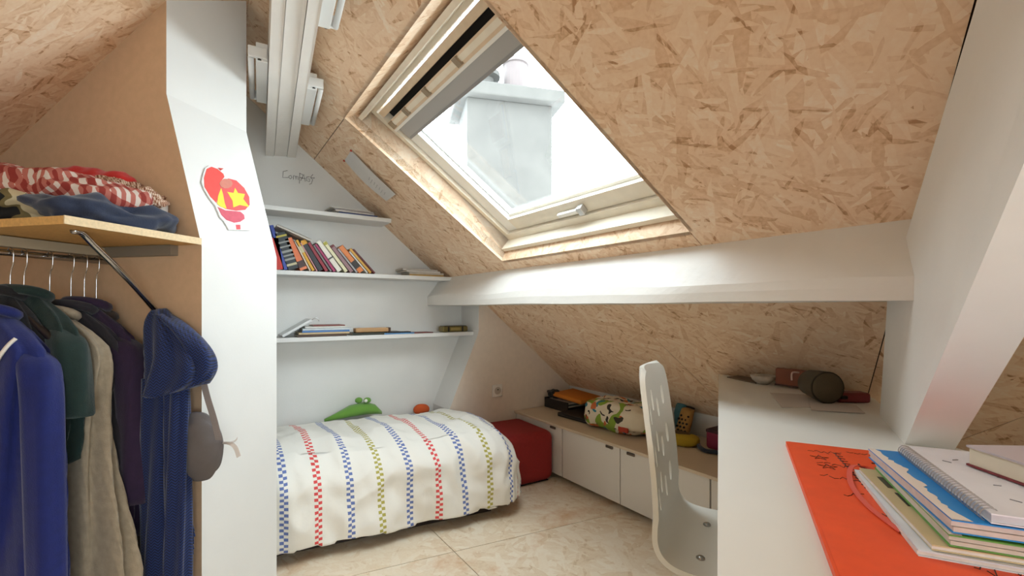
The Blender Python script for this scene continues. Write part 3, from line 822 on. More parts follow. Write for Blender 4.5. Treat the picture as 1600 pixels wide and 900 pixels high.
book((a + b2) / 2 + T * .008 + Vector((0, 0, .01)), (.014, .15, (b2 - a).length), (T, AX[1], U), (206, 196, 184), 'pale grey book lying slanted across the top of the leaning books')


def flat(c, sx, sy, h, rgb, label, name='magazine', cat='magazine', yaw=0.0, group=None):
    q = math.radians(yaw); ax = (Vector((math.cos(q), math.sin(q), 0)), Vector((-math.sin(q), math.cos(q), 0)), AX[2])
    t = thing(name, label, cat, (c[0], c[1], c[2]), group)
    mt = M('paper_%d_%d_%d' % rgb, rgb, .5, var=.08, scale=40)
    cc_ = Vector((c[0], c[1], c[2] + h / 2)); ct = h * .14
    vs, fs = join(box_geo(cc_ + AX[2] * (h / 2 - ct / 2), (sx, sy, ct), ax), box_geo(cc_ - AX[2] * (h / 2 - ct / 2), (sx, sy, ct), ax), box_geo(cc_ - ax[1] * (sy / 2 - .001), (sx, .002, h), ax))
    obj('cover', vs, fs, mt, t)
    box('pages', cc_ + ax[1] * .0, (sx - .004, sy - .005, h - 2 * ct), PAGE, t, axes=ax)
    return t


z = 1.6255
for h, rgb, lab, dx, yw in ((.010, (86, 96, 140), 'blue magazine at the bottom of the pile on the topmost shelf', 0, 0), (.009, (214, 208, 202), 'white magazine second from the bottom on the topmost shelf', -.012, 2), (.008, (170, 160, 156), 'grey magazine third from the bottom on the topmost shelf', -.004, -2), (.007, (228, 224, 218), 'white magazine on top of the pile on the topmost shelf', -.02, 3)):
    flat((.752 + dx - (z - 1.6255) * .9, 2.80, z), .225, .15, h, rgb, lab, yaw=yw); z += h + .0005
z = 1.2835
for h, rgb, lab, dx, yw in ((.010, (206, 164, 96), 'ochre magazine at the bottom of the pile by the slope', 0, 0), (.012, (198, 188, 176), 'beige magazine second in the pile by the slope', .01, -1), (.010, (218, 212, 204), 'white magazine third in the pile by the slope', -.005, 2), (.010, (186, 178, 170), 'grey magazine on top of the pile by the slope', -.012, -2)):
    flat((1.185 + dx - (z - 1.2835) * .9, 2.80, z), .235, .15, h, rgb, lab, yaw=yw); z += h + .0005
# lowest shelf
ZS = .9175
z = ZS
for h, rgb, lab, x0, x1 in ((.014, (84, 62, 50), 'dark brown book at the bottom of the pile on the lowest shelf', .425, .685), (.010, (206, 180, 140), 'tan notebook on the dark brown book', .43, .70), (.010, (88, 134, 196), 'blue notebook in the pile on the lowest shelf', .445, .70), (.012, (206, 214, 218), 'pale magazine in the pile on the lowest shelf', .45, .71), (.010, (222, 220, 214), 'white magazine high in the pile on the lowest shelf', .46, .69), (.006, (140, 76, 70), 'thin dull red booklet on top of the pile on the lowest shelf', .505, .675)):
    flat(((x0 + x1) / 2, 2.80, z), x1 - x0, .15, h, rgb, lab, yaw=random.uniform(-1.5, 1.5)); z += h + .0005
flat((.875, 2.80, ZS), .31, .14, .014, (58, 62, 52), 'dark green book under the wooden box on the lowest shelf', 'book', 'book')
wb = thing('pencil_box', 'long light wooden pencil box lying on the dark green book', 'box', (.85, 2.79, ZS + .0145))
box('box_body', (.845, 2.79, ZS + .0275), (.20, .06, .026), M('light_wood', (196, 152, 104), .5, var=.06, scale=25), wb, bevel=.005)
box('end_cap', (.952, 2.79, ZS + .0275), (.014, .061, .027), M('dark_wood', (84, 58, 40), .5), wb, bevel=.003)
flat((1.00, 2.745, ZS), .19, .055, .008, (104, 160, 214), 'light blue notebook at the front edge of the lowest shelf', 'notebook', 'notebook')
flat((1.0, 2.745, ZS + .0085), .15, .05, .006, (40, 38, 40), 'thin black notebook on the light blue notebook', 'notebook', 'notebook', yaw=2)
flat((1.165, 2.78, ZS), .13, .10, .005, (132, 66, 66), 'thin dull red booklet lying alone on the lowest shelf', 'booklet', 'booklet')
T = Vector((.86, 0, .51)).normalized(); U = AX[1].cross(T) * -1
fr_ = thing('leaning_binder', 'white ring binder leaning on the pile at the end of the lowest shelf', 'binder', (.42, 2.8, ZS))
cb = Vector((.348, 2.80, ZS + .008)) + T * .085
box('binder_cover', cb, (.17, .15, .014), M('white_card', (222, 222, 222), .5), fr_, axes=(T, AX[1], T.cross(AX[1])), bevel=.002)
e0 = cb + T * .085
tube('binder_ring', smooth_path([e0 + Vector((0, -.07, 0)), e0 + Vector((.02, -.07, .012)), e0 + Vector((.035, -.07, .004)), e0 + Vector((.04, -.07, -.008))], 4), .003, ALU, fr_)
tin = thing('tin_box', 'small brass and black tin box at the jamb end of the lowest shelf', 'box', (1.405, 2.79, ZS))
BR = M('aged_brass', (132, 116, 66), .4, var=.15, scale=40, metal=.4); BRD = M('tin_black', (46, 40, 28), .4)
box('tin_body', (1.405, 2.79, ZS + .019), (.19, .07, .038), BR, tin, bevel=.008, seg=3)
box('lid_rim', (1.405, 2.79, ZS + .039), (.17, .062, .005), BRD, tin, bevel=.002)
for dx in (-.052, .052): box('dark_band', (1.405 + dx, 2.754, ZS + .019), (.012, .003, .034), BRD, tin)
box('tin_label', (1.405, 2.7545, ZS + .02), (.07, .002, .016), M('tin_label_gold', (168, 146, 84), .4), tin)

# scribble on the wall
INK = M('black_marker_ink', (62, 54, 50), .8)
strokes = [[(.17, .92), (.03, .8), (.02, .35), (.2, .42)], [(.2, .5), (.27, .6), (.31, .45), (.25, .32), (.2, .45)], [(.35, .32), (.36, .62), (.42, .58), (.43, .34), (.44, .6), (.5, .58), (.5, .34)],
           [(.54, .08), (.55, .88)], [(.55, .84), (.66, .78), (.64, .55), (.55, .52)], [(.58, .3), (.69, .82), (.73, .3)], [(.6, .5), (.74, .52)], [(.87, .7), (.78, .66), (.77, .36), (.87, .34), (.88, .52), (.82, .52)],
           [(.98, .92), (.91, .7), (.97, .5), (.93, .2), (.86, .12)], [(.9, .62), (1.04, .68), (1.0, .6)]]
gs = [tube_geo([(.368 + .168 * u, 2.8988, 1.802 + .078 * v) for u, v in s_], .0013, 5) for s_ in strokes]
obj('wall_scribble', *join(*gs), INK, wall_back)
RINK = M('red_ink', (170, 90, 80), .8)
obj('wall_scribble', *join(*[tube_geo([(.40 + .02 * i, 2.8988, 1.634), (.405 + .02 * i, 2.8988, 1.648)], .001, 5) for i in range(4)]), RINK, wall_back)

# paper strip pinned to the slope
pp = [roof(2.391, .813, -.004), roof(2.355, 1.112, -.018), roof(2.525, 1.119, -.016), roof(2.561, .822, -.003)]
strip_p = thing('pinned_paper', 'white strip of paper pinned to the strand board beside the skylight', 'paper', roof(2.45, .97, -.01))
vs, fs = [], []
for i in range(9):
    f_ = i / 8; c0, c1 = pp[0].lerp(pp[1], f_), pp[3].lerp(pp[2], f_); bow = -RN * .012 * math.sin(f_ * math.pi)
    vs += [c0 - RN * .002 + bow * .3, c1 + bow, c0 - RN * .003 + bow * .3, c1 - RN * .001 + bow]
for i in range(8):
    k = i * 4; fs += [[k, k + 1, k + 5, k + 4], [k + 2, k + 6, k + 7, k + 3], [k, k + 4, k + 6, k + 2], [k + 1, k + 3, k + 7, k + 5]]
fs += [[0, 2, 3, 1], [32, 33, 35, 34]]
obj('sheet', vs, fs, M('white_paper', (224, 220, 216), .8, var=.03, scale=15), strip_p)
for q in (pp[0], pp[3]):
    vs, fs = lathe_geo(q - RN * .002, [(.006, 0), (.006, -.004), (.003, -.006)], RN, 12); obj('pin', vs, fs, M('red_pin', (190, 70, 50), .4), strip_p)
gs = []
for i in range(7):
    f0 = .5 + .06 * i; a_ = pp[0].lerp(pp[1], f0).lerp(pp[3].lerp(pp[2], f0), .35) - RN * .0125; b3 = pp[0].lerp(pp[1], f0 + .02).lerp(pp[3].lerp(pp[2], f0 + .02), .55 + .1 * (i % 2)) - RN * .0135
    gs.append(tube_geo([a_, b3], .0008, 4))
obj('pencil_lines', *join(*gs), M('pencil_grey', (150, 146, 144), .8), strip_p)

# paper cut-out on the slanting face of the partition
q0, q1, q2 = part(0, 0, Z1), part(0, -PW, Z1), part(JOG, 0, Z2)
fn = (q1 - q0).cross(q2 - q0).normalized()
if fn.dot(EYEP - q0) < 0: fn = -fn


def face_pt(u, v, off):
    px, py = 280 + u / 6.43, 240 + v / 6.43
    d = FWD + (px - 800) / FPX * RGT + Vector((0, 0, (481 - py) / FPX)); k = (q0 - EYEP).dot(fn) / d.dot(fn)
    return EYEP + d * k + fn * off


def cut(name, pts, o0, o1, rgb, parent):
    vs, fs = prism_geo([face_pt(u, v, o0) for u, v in pts], fn * (o1 - o0)); return obj(name, vs, fs, M('crayon_%d_%d_%d' % rgb, rgb, .8, var=.05, scale=60), parent)


co = thing('paper_cutout', 'red and yellow paper cut-out figure with a star stuck to the partition', 'cut-out', face_pt(450, 780, .002))
cut('paper_backing', [(225, 230), (250, 150), (290, 125), (350, 132), (400, 178), (440, 205), (480, 240), (540, 265), (605, 310), (662, 380), (702, 460), (702, 530), (662, 578), (610, 592), (642, 620), (652, 660), (615, 692), (700, 777), (490, 772), (440, 685), (400, 645), (350, 525), (300, 465), (240, 365), (213, 290)], .002, .0055, (228, 226, 224), co)
cut('red_hair', [(235, 250), (248, 205), (262, 160), (310, 138), (370, 160), (430, 210), (440, 240), (400, 290), (392, 350), (370, 430), (360, 500), (300, 440), (240, 340)], .0055, .0065, (232, 82, 76), co)
cut('red_coat', [(400, 300), (480, 255), (560, 275), (640, 350), (690, 440), (695, 520), (650, 570), (560, 580), (450, 562), (370, 512), (365, 450), (390, 350)], .0055, .0063, (226, 92, 92), co)
cut('pink_foot', [(370, 540), (450, 575), (600, 588), (638, 620), (645, 660), (600, 690), (540, 700), (460, 672), (410, 622)], .0055, .0062, (206, 92, 108), co)
cut('yellow_crescent', [(405, 350), (425, 420), (440, 500), (460, 560), (400, 540), (365, 510), (375, 430)], .0065, .0072, (238, 214, 74), co)
cut('yellow_star', [(545, 350), (575, 402), (645, 412), (628, 462), (690, 542), (592, 522), (527, 547), (520, 480), (465, 390), (530, 402)], .0064, .0072, (238, 214, 74), co)
cut('face_patch', [(455 + 66 * math.cos(i * .628), 308 + 50 * math.sin(i * .628)) for i in range(10)], .0065, .0073, (206, 128, 112), co)
cut('red_flag', [(385, 145), (440, 152), (410, 172)], .002, .003, (196, 62, 52), co)
cut('red_leg', [(555, 720), (600, 720), (602, 766), (562, 768)], .0055, .0062, (214, 90, 96), co)

# ---------------------------------------------------------------- closet
CX = (-EV, GV, AX[2])          # right along the closet wall, into the wall, up
CHIP = M('chipboard', (206, 160, 96), .6, var=.14, scale=120); CHIPE = M('chipboard_edge', (226, 200, 160), .7, var=.1, scale=150)
CHROME = M('chrome', (190, 190, 192), .12, metal=1); STEELG = M('grey_galvanised', (150, 142, 130), .45, metal=.5)
cs = thing('closet_shelf', 'chipboard shelf above the clothes rail fixed to the partition', 'shelf', part(.4, .18, 1.278))
c = part(.625, .1835, 1.289); box('board', c, (1.245, .363, .020), CHIP, cs, axes=CX)
box('edge_strip', part(.0015, .1835, 1.289), (.003, .367, .0205), CHIPE, cs, axes=CX)
box('wall_batten', part(.30, .014, 1.262), (.42, .026, .032), STEELG, cs, axes=CX)
box('rail_bracket', part(.37, .18, 1.262), (.035, .33, .028), M('grey_beige_bracket', (160, 146, 124), .6), cs, axes=CX)
tube('shelf_brace', smooth_path([part(.075, .30, 1.276), part(.082, .275, 1.274), part(.095, .235, 1.245), part(.125, .12, 1.157), part(.162, .012, 1.068), part(.164, .004, 1.062)], 5), .0085, CHROME, cs, n=14)
rail = tag(tube('clothes_rail', [part(.357, .004, 1.231), part(.357, .72, 1.231)], .009, CHROME, n=14), 'thin chrome clothes rail under the chipboard shelf', 'rail')


def cloth(name, rgb, rough=.9, weave=.25, bs=300): return M(name, rgb, rough, var=.12, scale=50, bump=weave, bscale=bs, sheen=.2)


def hanger(k, rgb, label, m=.357, drop=0.0):
    t = thing('coat_hanger', label, 'hanger', part(m, k, 1.1), 'coat hangers on the rail')
    hook = [part(m + .012 * math.cos(q) - .0, k, 1.233 + .013 * math.sin(q)) for q in [math.radians(a_) for a_ in (-40, 0, 45, 90, 135, 180)]]
    hook += [part(m - .010, k, 1.20), part(m, k, 1.17), part(m, k, 1.09 - drop)]
    tube('hook', smooth_path(hook, 3), .0018, CHROME, t, n=6)
    tube('arms', smooth_path([part(m + .175, k, .985 - drop), part(m + .11, k, 1.035 - drop), part(m, k, 1.09 - drop), part(m - .11, k, 1.035 - drop), part(m - .175, k, .985 - drop)], 5), .009, M('hanger_%d' % rgb[0], rgb, .4), t, n=10)


def garment(k, m, mat, label, top=1.115, shoulder=.19, low=.28, flare=.25, thick=.045, sleeve=None, collar=True, cat='jacket', name='jacket', extra=None, seed=0.0):
    t = thing(name, label, cat, part(m, k, low), 'clothes hanging on the rail')
    lv = [(top, .045, .5), (top - .02, .075, .7), (top - .055, shoulder * .72, .85), (top - .095, shoulder * .95, 1), (top - .13, shoulder, 1.05), (top - .25, shoulder * .99, 1.15), (top - .45, shoulder + .3 * (flare - shoulder), 1.2), (low + .15, flare * .97, 1.2), (low, flare, 1.15)]
    zz = [l[0] for l in lv]; out = []
    nl = 30
    for i in range(nl + 1):
        zc = top + (low - top) * (i / nl) ** 1.25
        for a_, b3 in zip(lv, lv[1:]):
            if a_[0] >= zc >= b3[0]:
                f_ = (a_[0] - zc) / (a_[0] - b3[0]); out.append((zc, a_[1] + (b3[1] - a_[1]) * f_, thick * (a_[2] + (b3[2] - a_[2]) * f_))); break
    cs_ = [part(m, k + .006 * math.sin(i * .3 + seed), o[0]) for i, o in enumerate(out)]
    vs, fs = loft_geo(sections(cs_, [o[1] for o in out], [o[2] for o in out], -EV, GV, n=56, fold=[.03 + .10 * min(1, i / 14) for i in range(len(out))], nf=9, ph=seed, e=.75))
    bd = obj('body', vs, fs, mat, t, smooth=True)
    if sleeve:
        for sg in (1, -1):
            a0 = part(m - sg * (shoulder - .055), k, top - .085); pts = [a0, part(m - sg * (shoulder - .012), k + .006, top - .15), part(m - sg * (shoulder + .015), k + .012, top - .3), part(m - sg * (shoulder + sleeve[1]), k + .02, sleeve[0])]
            pth = smooth_path(pts, 6); n_ = len(pth)
            vs, fs = loft_geo(sections(pth, [(.050 - .010 * i / n_) * min(1, .25 + i * .17) for i in range(n_)], [(.042 - .008 * i / n_) * min(1, .25 + i * .17) for i in range(n_)], -EV, GV, n=24, fold=.07, nf=5, ph=seed + sg, e=1.0)); obj('sleeve', vs, fs, mat, t, smooth=True)
    if collar:
        ring = [part(m - .07 * math.cos(q), k + .035 * math.sin(q), top + .004 + .014 * math.sin(q)) for q in [2 * math.pi * i / 20 for i in range(20)]]
        vs, fs = tube_geo(ring, .014, 8, closed=True); obj('collar', vs, fs, mat, t, smooth=True)
    return t, bd


NAVY = cloth('dark_brown_wool', (66, 54, 48)); PURP = cloth('purple_fleece', (40, 20, 52)); CHAR = cloth('charcoal_wool', (38, 33, 40)); BEIGE = cloth('oatmeal_marl_wool', (160, 145, 124), .95)
GRN = cloth('dark_green_fleece', (13, 38, 34)); BLUE = cloth('royal_blue_fleece', (8, 25, 94)); BLK = cloth('black_cotton', (22, 20, 24))
garment(.048, .37, NAVY, 'dark brown coat at the wall end of the clothes rail', low=.22, shoulder=.195, flare=.21, top=1.055, sleeve=None, cat='coat', name='coat', seed=.4, thick=.028)
garment(.082, .35, PURP, 'purple fleece jacket hanging in front of the brown coat', low=.38, shoulder=.185, flare=.195, top=1.085, sleeve=(.5, .03), seed=1.1, thick=.025)
garment(.118, .355, CHAR, 'charcoal jacket between the purple fleece and the oatmeal sweater', low=.36, shoulder=.185, flare=.19, top=1.075, sleeve=None, seed=2.3, thick=.022)
garment(.172, .345, BEIGE, 'long oatmeal wool sweater hanging on the rail', low=.20, shoulder=.192, flare=.285, top=1.06, sleeve=None, collar=True, cat='sweater', name='sweater', seed=3.1, thick=.032)
garment(.232, .355, GRN, 'dark green short-sleeved fleece top on the rail', low=.55, shoulder=.185, flare=.125, sleeve=(.79, .03), cat='top', name='fleece_top', seed=4.2, thick=.028)
garment(.262, .40, BLK, 'black top squeezed between the green fleece and the blue jacket', low=.45, shoulder=.17, flare=.18, sleeve=None, cat='top', name='cotton_top', seed=5.0, thick=.02)
tj, bj = garment(.305, .352, BLUE, 'royal blue tracksuit jacket with white piping, nearest on the rail', low=.18, shoulder=.19, flare=.235, top=1.065, sleeve=(.2, .05), seed=5.9, thick=.05)
tube('white_piping', smooth_path([part(.205, .338, 1.003), part(.212, .350, .985), part(.225, .362, .95), part(.256, .370, .886), part(.285, .373, .82)], 6), .0045, M('white_piping', (226, 218, 208), .7), bj, n=8)
for k, rgb, lab in ((.048, (92, 66, 46), 'dark wooden hanger holding the brown coat'), (.082, (214, 160, 164), 'pink padded hanger holding the purple fleece'), (.118, (60, 44, 36), 'dark hanger holding the charcoal jacket'), (.172, (214, 190, 160), 'pale hanger holding the oatmeal sweater'), (.232, (206, 150, 156), 'pink hanger holding the dark green fleece'), (.262, (40, 32, 30), 'black hanger holding the black top'), (.305, (190, 150, 110), 'wooden hanger holding the royal blue jacket')):
    hanger(k, rgb, lab, drop={.305: .045, .048: .06, .082: .025, .118: .04, .172: .05}.get(k, .01))

# scarf on the end of the brace, drawstring bag below it
def herring():
    m = M('navy_herringbone_wool', (24, 46, 112), .95, sheen=.2); nt = m.node_tree; N = nt.nodes; b = N['Principled BSDF']
    L_ = nt.links; tc = N.new('ShaderNodeTexCoord'); sp = N.new('ShaderNodeSeparateXYZ'); L_.new(tc.outputs['Object'], sp.inputs[0])
    def mm(op, a, c):
        q = N.new('ShaderNodeMath'); q.operation = op
        for i, v in enumerate((a, c)):
            if isinstance(v, (int, float)): q.inputs[i].default_value = v
            else: L_.new(v, q.inputs[i])
        return q.outputs[0]
    zig = mm('PINGPONG', mm('SUBTRACT', sp.outputs[0], mm('MULTIPLY', sp.outputs[1], .6)), .009)
    v = mm('SINE', mm('MULTIPLY', mm('ADD', sp.outputs[2], zig), 2 * math.pi / .0085), 0)
    r = N.new('ShaderNodeValToRGB'); r.color_ramp.elements[0].position = .2; r.color_ramp.elements[0].color = lin(8, 14, 40); r.color_ramp.elements[1].position = .8; r.color_ramp.elements[1].color = lin(24, 46, 102)
    L_.new(mm('MULTIPLY', mm('ADD', v, 1.0), .5), r.inputs['Fac']); L_.new(r.outputs['Color'], b.inputs['Base Color'])
    return m
HER = herring()
sc_ = thing('scarf', 'navy blue herringbone wool scarf hung over the end of the shelf brace', 'scarf', at(265, 900, 1.36))
pts = [at(248, 484, 1.43), at(250, 500, 1.41), at(262, 530, 1.385), at(275, 560, 1.37), at(281, 588, 1.36), at(279, 612, 1.36)]
cc2 = smooth_path(pts, 5); n_ = len(cc2)
ra = [.018 + .075 * min(1, (i / (n_ - 1)) * 1.25) - (.05 if i == n_ - 1 else .02 if i == n_ - 2 else 0) for i in range(n_)]
vs, fs = loft_geo(sections(cc2, ra, [.02 + .035 * min(1, i / n_ * 1.5) for i in range(n_)], (RGT * .93 + Vector((0, 0, .25))).normalized(), FWD, n=48, fold=.15, nf=6, ph=.6, e=.85)); lp = obj('folded_loop', vs, fs, HER, sc_, smooth=True)
pts = [at(252, 490, 1.42), at(282, 512, 1.39), at(308, 542, 1.365), at(320, 573, 1.36), at(312, 600, 1.365)]
cc2 = smooth_path(pts, 5); n_ = len(cc2)
vs, fs = loft_geo(sections(cc2, [.020 + .012 * math.sin(i / n_ * 3.1) for i in range(n_)], [.03] * n_, RGT, FWD, n=24, fold=.1, nf=4, e=.9)); obj('outer_fold', vs, fs, HER, sc_, smooth=True)
for x0, x1, dpt, w0, w1, sd2 in ((250, 248, 1.365, .042, .046, .3), (278, 277, 1.35, .028, .034, 1.7)):
    pth = [at(x0 + (x1 - x0) * i / 20, 590 + 24 * i, dpt) for i in range(21)]
    vs, fs = loft_geo(sections(pth, [w0 + (w1 - w0) * i / 20 for i in range(21)], [.024] * 21, RGT, FWD, n=32, fold=.24, nf=5, ph=sd2, e=.8)); tl_ = obj('hanging_tail', vs, fs, HER, sc_, smooth=True)
gs = []
for i in range(14):
    p = at(296 + random.uniform(-2, 2), 800 + 4 * i, 1.375); gs.append(tube_geo(smooth_path([p, p + RGT * .008 + Vector((0, 0, -.012)), p + RGT * random.uniform(.006, .016) + Vector((0, 0, -.035))], 3), .0022, 5))
fg = obj('fringe', *join(*gs), HER, sc_); fg['kind'] = 'stuff'

GRYC = M('grey_nylon', (136, 126, 124), .5, var=.06, scale=20, bump=.35, bscale=22)
bgc = at(316, 696, 1.385)
bag = thing('drawstring_bag', 'small round grey drawstring bag hanging beside the scarf', 'bag', bgc - Vector((0, 0, .11)))
ax_ = (RGT * .94 + Vector((0, 0, .1)) + FWD * .1).normalized(); rings = []
prof = [(p.x, p.y) for p in smooth_path([(.004, -.105, 0), (.05, -.095, 0), (.086, -.065, 0), (.100, -.02, 0), (.092, .015, 0), (.066, .040, 0), (.034, .054, 0), (.010, .060, 0)], 4)]
uu = Vector((0, 0, 1)); ww = ax_.cross(uu).normalized(); uu = ww.cross(ax_)
for r, h in prof:
    rings.append([bgc + ax_ * h + (uu * math.cos(q) * 1.05 + ww * math.sin(q) * .36) * r * (1 + .07 * math.sin(9 * q + 2 * h * 20) * max(0, h + .06) / .1 + .05 * noise.noise(Vector((math.cos(q) * 3, math.sin(q) * 3, h * 30)))) for q in [2 * math.pi * i / 36 for i in range(72)]])
vs, fs = loft_geo(rings); obj('pouch', vs, fs, GRYC, bag, smooth=True)
neck = bgc + ax_ * .058 + uu * .0
def ribbon(name, pts, w, mat, parent, wdir):
    vs, fs = [], []; p_ = smooth_path(pts, 6)
    for p in p_: vs += [p - wdir * w / 2, p + wdir * w / 2, p + wdir * w / 2 + FWD * .0015, p - wdir * w / 2 + FWD * .0015]
    for i in range(len(p_) - 1):
        a_ = i * 4
        for j in range(4): fs.append([a_ + j, a_ + (j + 1) % 4, a_ + 4 + (j + 1) % 4, a_ + 4 + j])
    n_ = len(p_) * 4; fs += [[3, 2, 1, 0], [n_ - 4, n_ - 3, n_ - 2, n_ - 1]]
    return obj(name, vs, fs, mat, parent)
ribbon('strap', [at(316, 590, 1.375), at(324, 622, 1.365), at(334, 655, 1.36), at(342, 688, 1.36)], .02, GRYC, bag, RGT)
WR = M('white_ribbon', (222, 214, 210), .6)
ribbon('tie_ribbon', [neck, at(360, 693, 1.355), at(368, 700, 1.355), at(373, 714, 1.355)], .014, WR, bag, (RGT + Vector((0, 0, .6))).normalized())
ribbon('tie_ribbon', [neck, at(357, 692, 1.36), at(367, 689, 1.365), at(371, 684, 1.365)], .006, WR, bag, Vector((0, 0, 1)))

# folded clothes on the closet shelf
ZC = 1.2995
def pile(name, m, k, z, size, mat, label, amp=.03, freq=11, seed=0, rot=0.0, e=.75, cat='clothes', tilt=0.0):
    q = math.radians(rot); x_ = -EV * math.cos(q) + GV * math.sin(q); y_ = GV * math.cos(q) + EV * math.sin(q); zz = Vector((0, 0, 1))
    x_ = (x_ + Vector((0, 0, tilt))).normalized(); zz = x_.cross(y_).normalized()
    return tag(blob(name, part(m, k, z + size[2] / 2), size, mat, axes=(x_, y_, zz), e=e, amp=amp, freq=freq, seed=seed, nu=72, nv=30), label, cat, 'folded clothes on the closet shelf')
def plaid(name, c1, c2, c3, sc=28):
    m = M(name, c1, .9); nt = m.node_tree; N = nt.nodes; b = N['Principled BSDF']; tc = N.new('ShaderNodeTexCoord'); mp = N.new('ShaderNodeMapping'); mp.inputs['Rotation'].default_value = (.3, .2, .8); nt.links.new(tc.outputs['Object'], mp.inputs['Vector'])
    cur = None
    for d in ('X', 'Y'):
        w = N.new('ShaderNodeTexWave'); w.bands_direction = d; w.inputs['Scale'].default_value = sc; w.inputs['Distortion'].default_value = 1.2; nt.links.new(mp.outputs['Vector'], w.inputs['Vector'])
        r = N.new('ShaderNodeValToRGB'); r.color_ramp.interpolation = 'CONSTANT'; r.color_ramp.elements[1].position = .55; nt.links.new(w.outputs['Fac'], r.inputs['Fac'])
        if cur is None: cur = r
        else:
            ad = N.new('ShaderNodeMath'); ad.operation = 'ADD'; nt.links.new(cur.outputs['Color'], ad.inputs[0]); nt.links.new(r.outputs['Color'], ad.inputs[1])
            rr = N.new('ShaderNodeValToRGB'); rr.color_ramp.interpolation = 'CONSTANT'; el = rr.color_ramp.elements; el[0].color = lin(*c1); el[1].position = .34; el[1].color = lin(*c2); e3 = el.new(.75); e3.color = lin(*c3)
            dv = N.new('ShaderNodeMath'); dv.operation = 'MULTIPLY'; dv.inputs[1].default_value = .5; nt.links.new(ad.outputs[0], dv.inputs[0]); nt.links.new(dv.outputs[0], rr.inputs['Fac']); nt.links.new(rr.outputs['Color'], b.inputs['Base Color'])
    return m
CAMO = M('camouflage_cotton', (60, 54, 40), .9)
nt = CAMO.node_tree; n = nt.nodes.new('ShaderNodeTexNoise'); n.inputs['Scale'].default_value = 16; n.inputs['Detail'].default_value = 1; tc = nt.nodes.new('ShaderNodeTexCoord'); nt.links.new(tc.outputs['Object'], n.inputs['Vector'])
r = nt.nodes.new('ShaderNodeValToRGB'); r.color_ramp.interpolation = 'CONSTANT'; el = r.color_ramp.elements; el[0].color = lin(24, 22, 20); el[1].position = .52; el[1].color = lin(112, 98, 62); e3 = el.new(.6); e3.color = lin(196, 182, 148); nt.links.new(n.outputs['Fac'], r.inputs['Fac']); nt.links.new(r.outputs['Color'], nt.nodes['Principled BSDF'].inputs['Base Color'])
pile('folded_jeans', .125, .19, ZC, (.21, .32, .075), cloth('denim_navy', (32, 42, 66)), 'navy blue folded trousers at the open end of the closet shelf', seed=3, tilt=-.18, amp=.032)
pile('folded_camouflage', .36, .22, ZC, (.30, .29, .11), CAMO, 'black and camouflage garment folded beside the navy trousers', seed=8, amp=.03)
pile('plaid_shirt', .32, .175, ZC + .07, (.50, .28, .10), plaid('red_white_plaid', (136, 44, 36), (172, 98, 86), (206, 190, 180), 13), 'red and white plaid shirt on top of the clothes pile', seed=12, amp=.026, tilt=-.12)
pile('brown_scarf', .20, .08, ZC + .085, (.24, .13, .08), plaid('brown_plaid', (120, 70, 48), (176, 140, 116), (206, 184, 164), 50), 'crumpled brown chequered scarf beside the plaid shirt', seed=17, amp=.03, freq=20, tilt=-.2)
pile('red_sweater', .42, .068, ZC + .12, (.46, .11, .10), cloth('red_knit', (190, 34, 30)), 'bright red sweater behind the plaid shirt', seed=21, amp=.02)
rbx = thing('small_carton', 'small red carton with a white end at the end of the clothes pile', 'box', part(.13, .045, ZC + .05))
box('carton_body', part(.15, .045, ZC + .085), (.07, .05, .05), M('red_card', (168, 52, 44), .6), rbx, axes=CX, bevel=.003); box('carton_end', part(.112, .045, ZC + .085), (.012, .051, .055), M('white_card_end', (228, 220, 212), .6), rbx, axes=CX, bevel=.002)

# ---------------------------------------------------------------- things on the low cabinets
ZL = .3545
tr_ = thing('letter_tray', 'black wire letter tray full of papers in the corner', 'tray', (2.19, 2.50, ZL))
BLKM = M('black_metal', (26, 24, 24), .5)
gs = [box_geo((2.19, 2.50, ZL + .003), (.24, .26, .006)), box_geo((2.072, 2.50, ZL + .035), (.004, .26, .07)), box_geo((2.308, 2.50, ZL + .035), (.004, .26, .07)), box_geo((2.19, 2.628, ZL + .035), (.24, .004, .07)), box_geo((2.19, 2.372, ZL + .02), (.24, .004, .03))]
obj('tray_frame', *join(*gs), BLKM, tr_)
for i in range(5): box('paper_sheaf', (2.185 + random.uniform(-.006, .006), 2.5 + random.uniform(-.008, .008), ZL + .013 + .011 * i), (.215, .225, .009), M('paper_%d' % i, ((222, 214, 200), (120, 150, 120), (230, 226, 216), (90, 96, 100), (214, 208, 198))[i], .8), tr_)
tag(blob('black_pouch', (2.12, 2.575, ZL + .098), (.09, .10, .06), BLK, amp=.014, freq=22, e=.8, flat=.028), 'crumpled black pouch on the letter tray', 'pouch')
of = tag(obj('orange_folder', *box_geo((2.205, 2.43, ZL + .094), (.22, .27, .03), (Vector((1, .12, .03)).normalized(), Vector((-.12, 1, .08)).normalized(), Vector((0, -.08, 1)).normalized()), .012, 3), M('orange_card', (214, 128, 36), .6), smooth=True), 'orange folder lying on the letter tray', 'folder')
pt = thing('portfolio_case', 'flat black portfolio case beside the letter tray', 'case', (2.09, 2.2, ZL))
box('case_body', (2.09, 2.185, ZL + .014), (.25, .34, .027), BLKM, pt, bevel=.006, axes=yaw_axes((1, .05, 0)))
box('case_zip', (1.966, 2.18, ZL + .014), (.003, .32, .004), M('zip_grey', (70, 66, 64), .4), pt, axes=yaw_axes((1, .05, 0)))


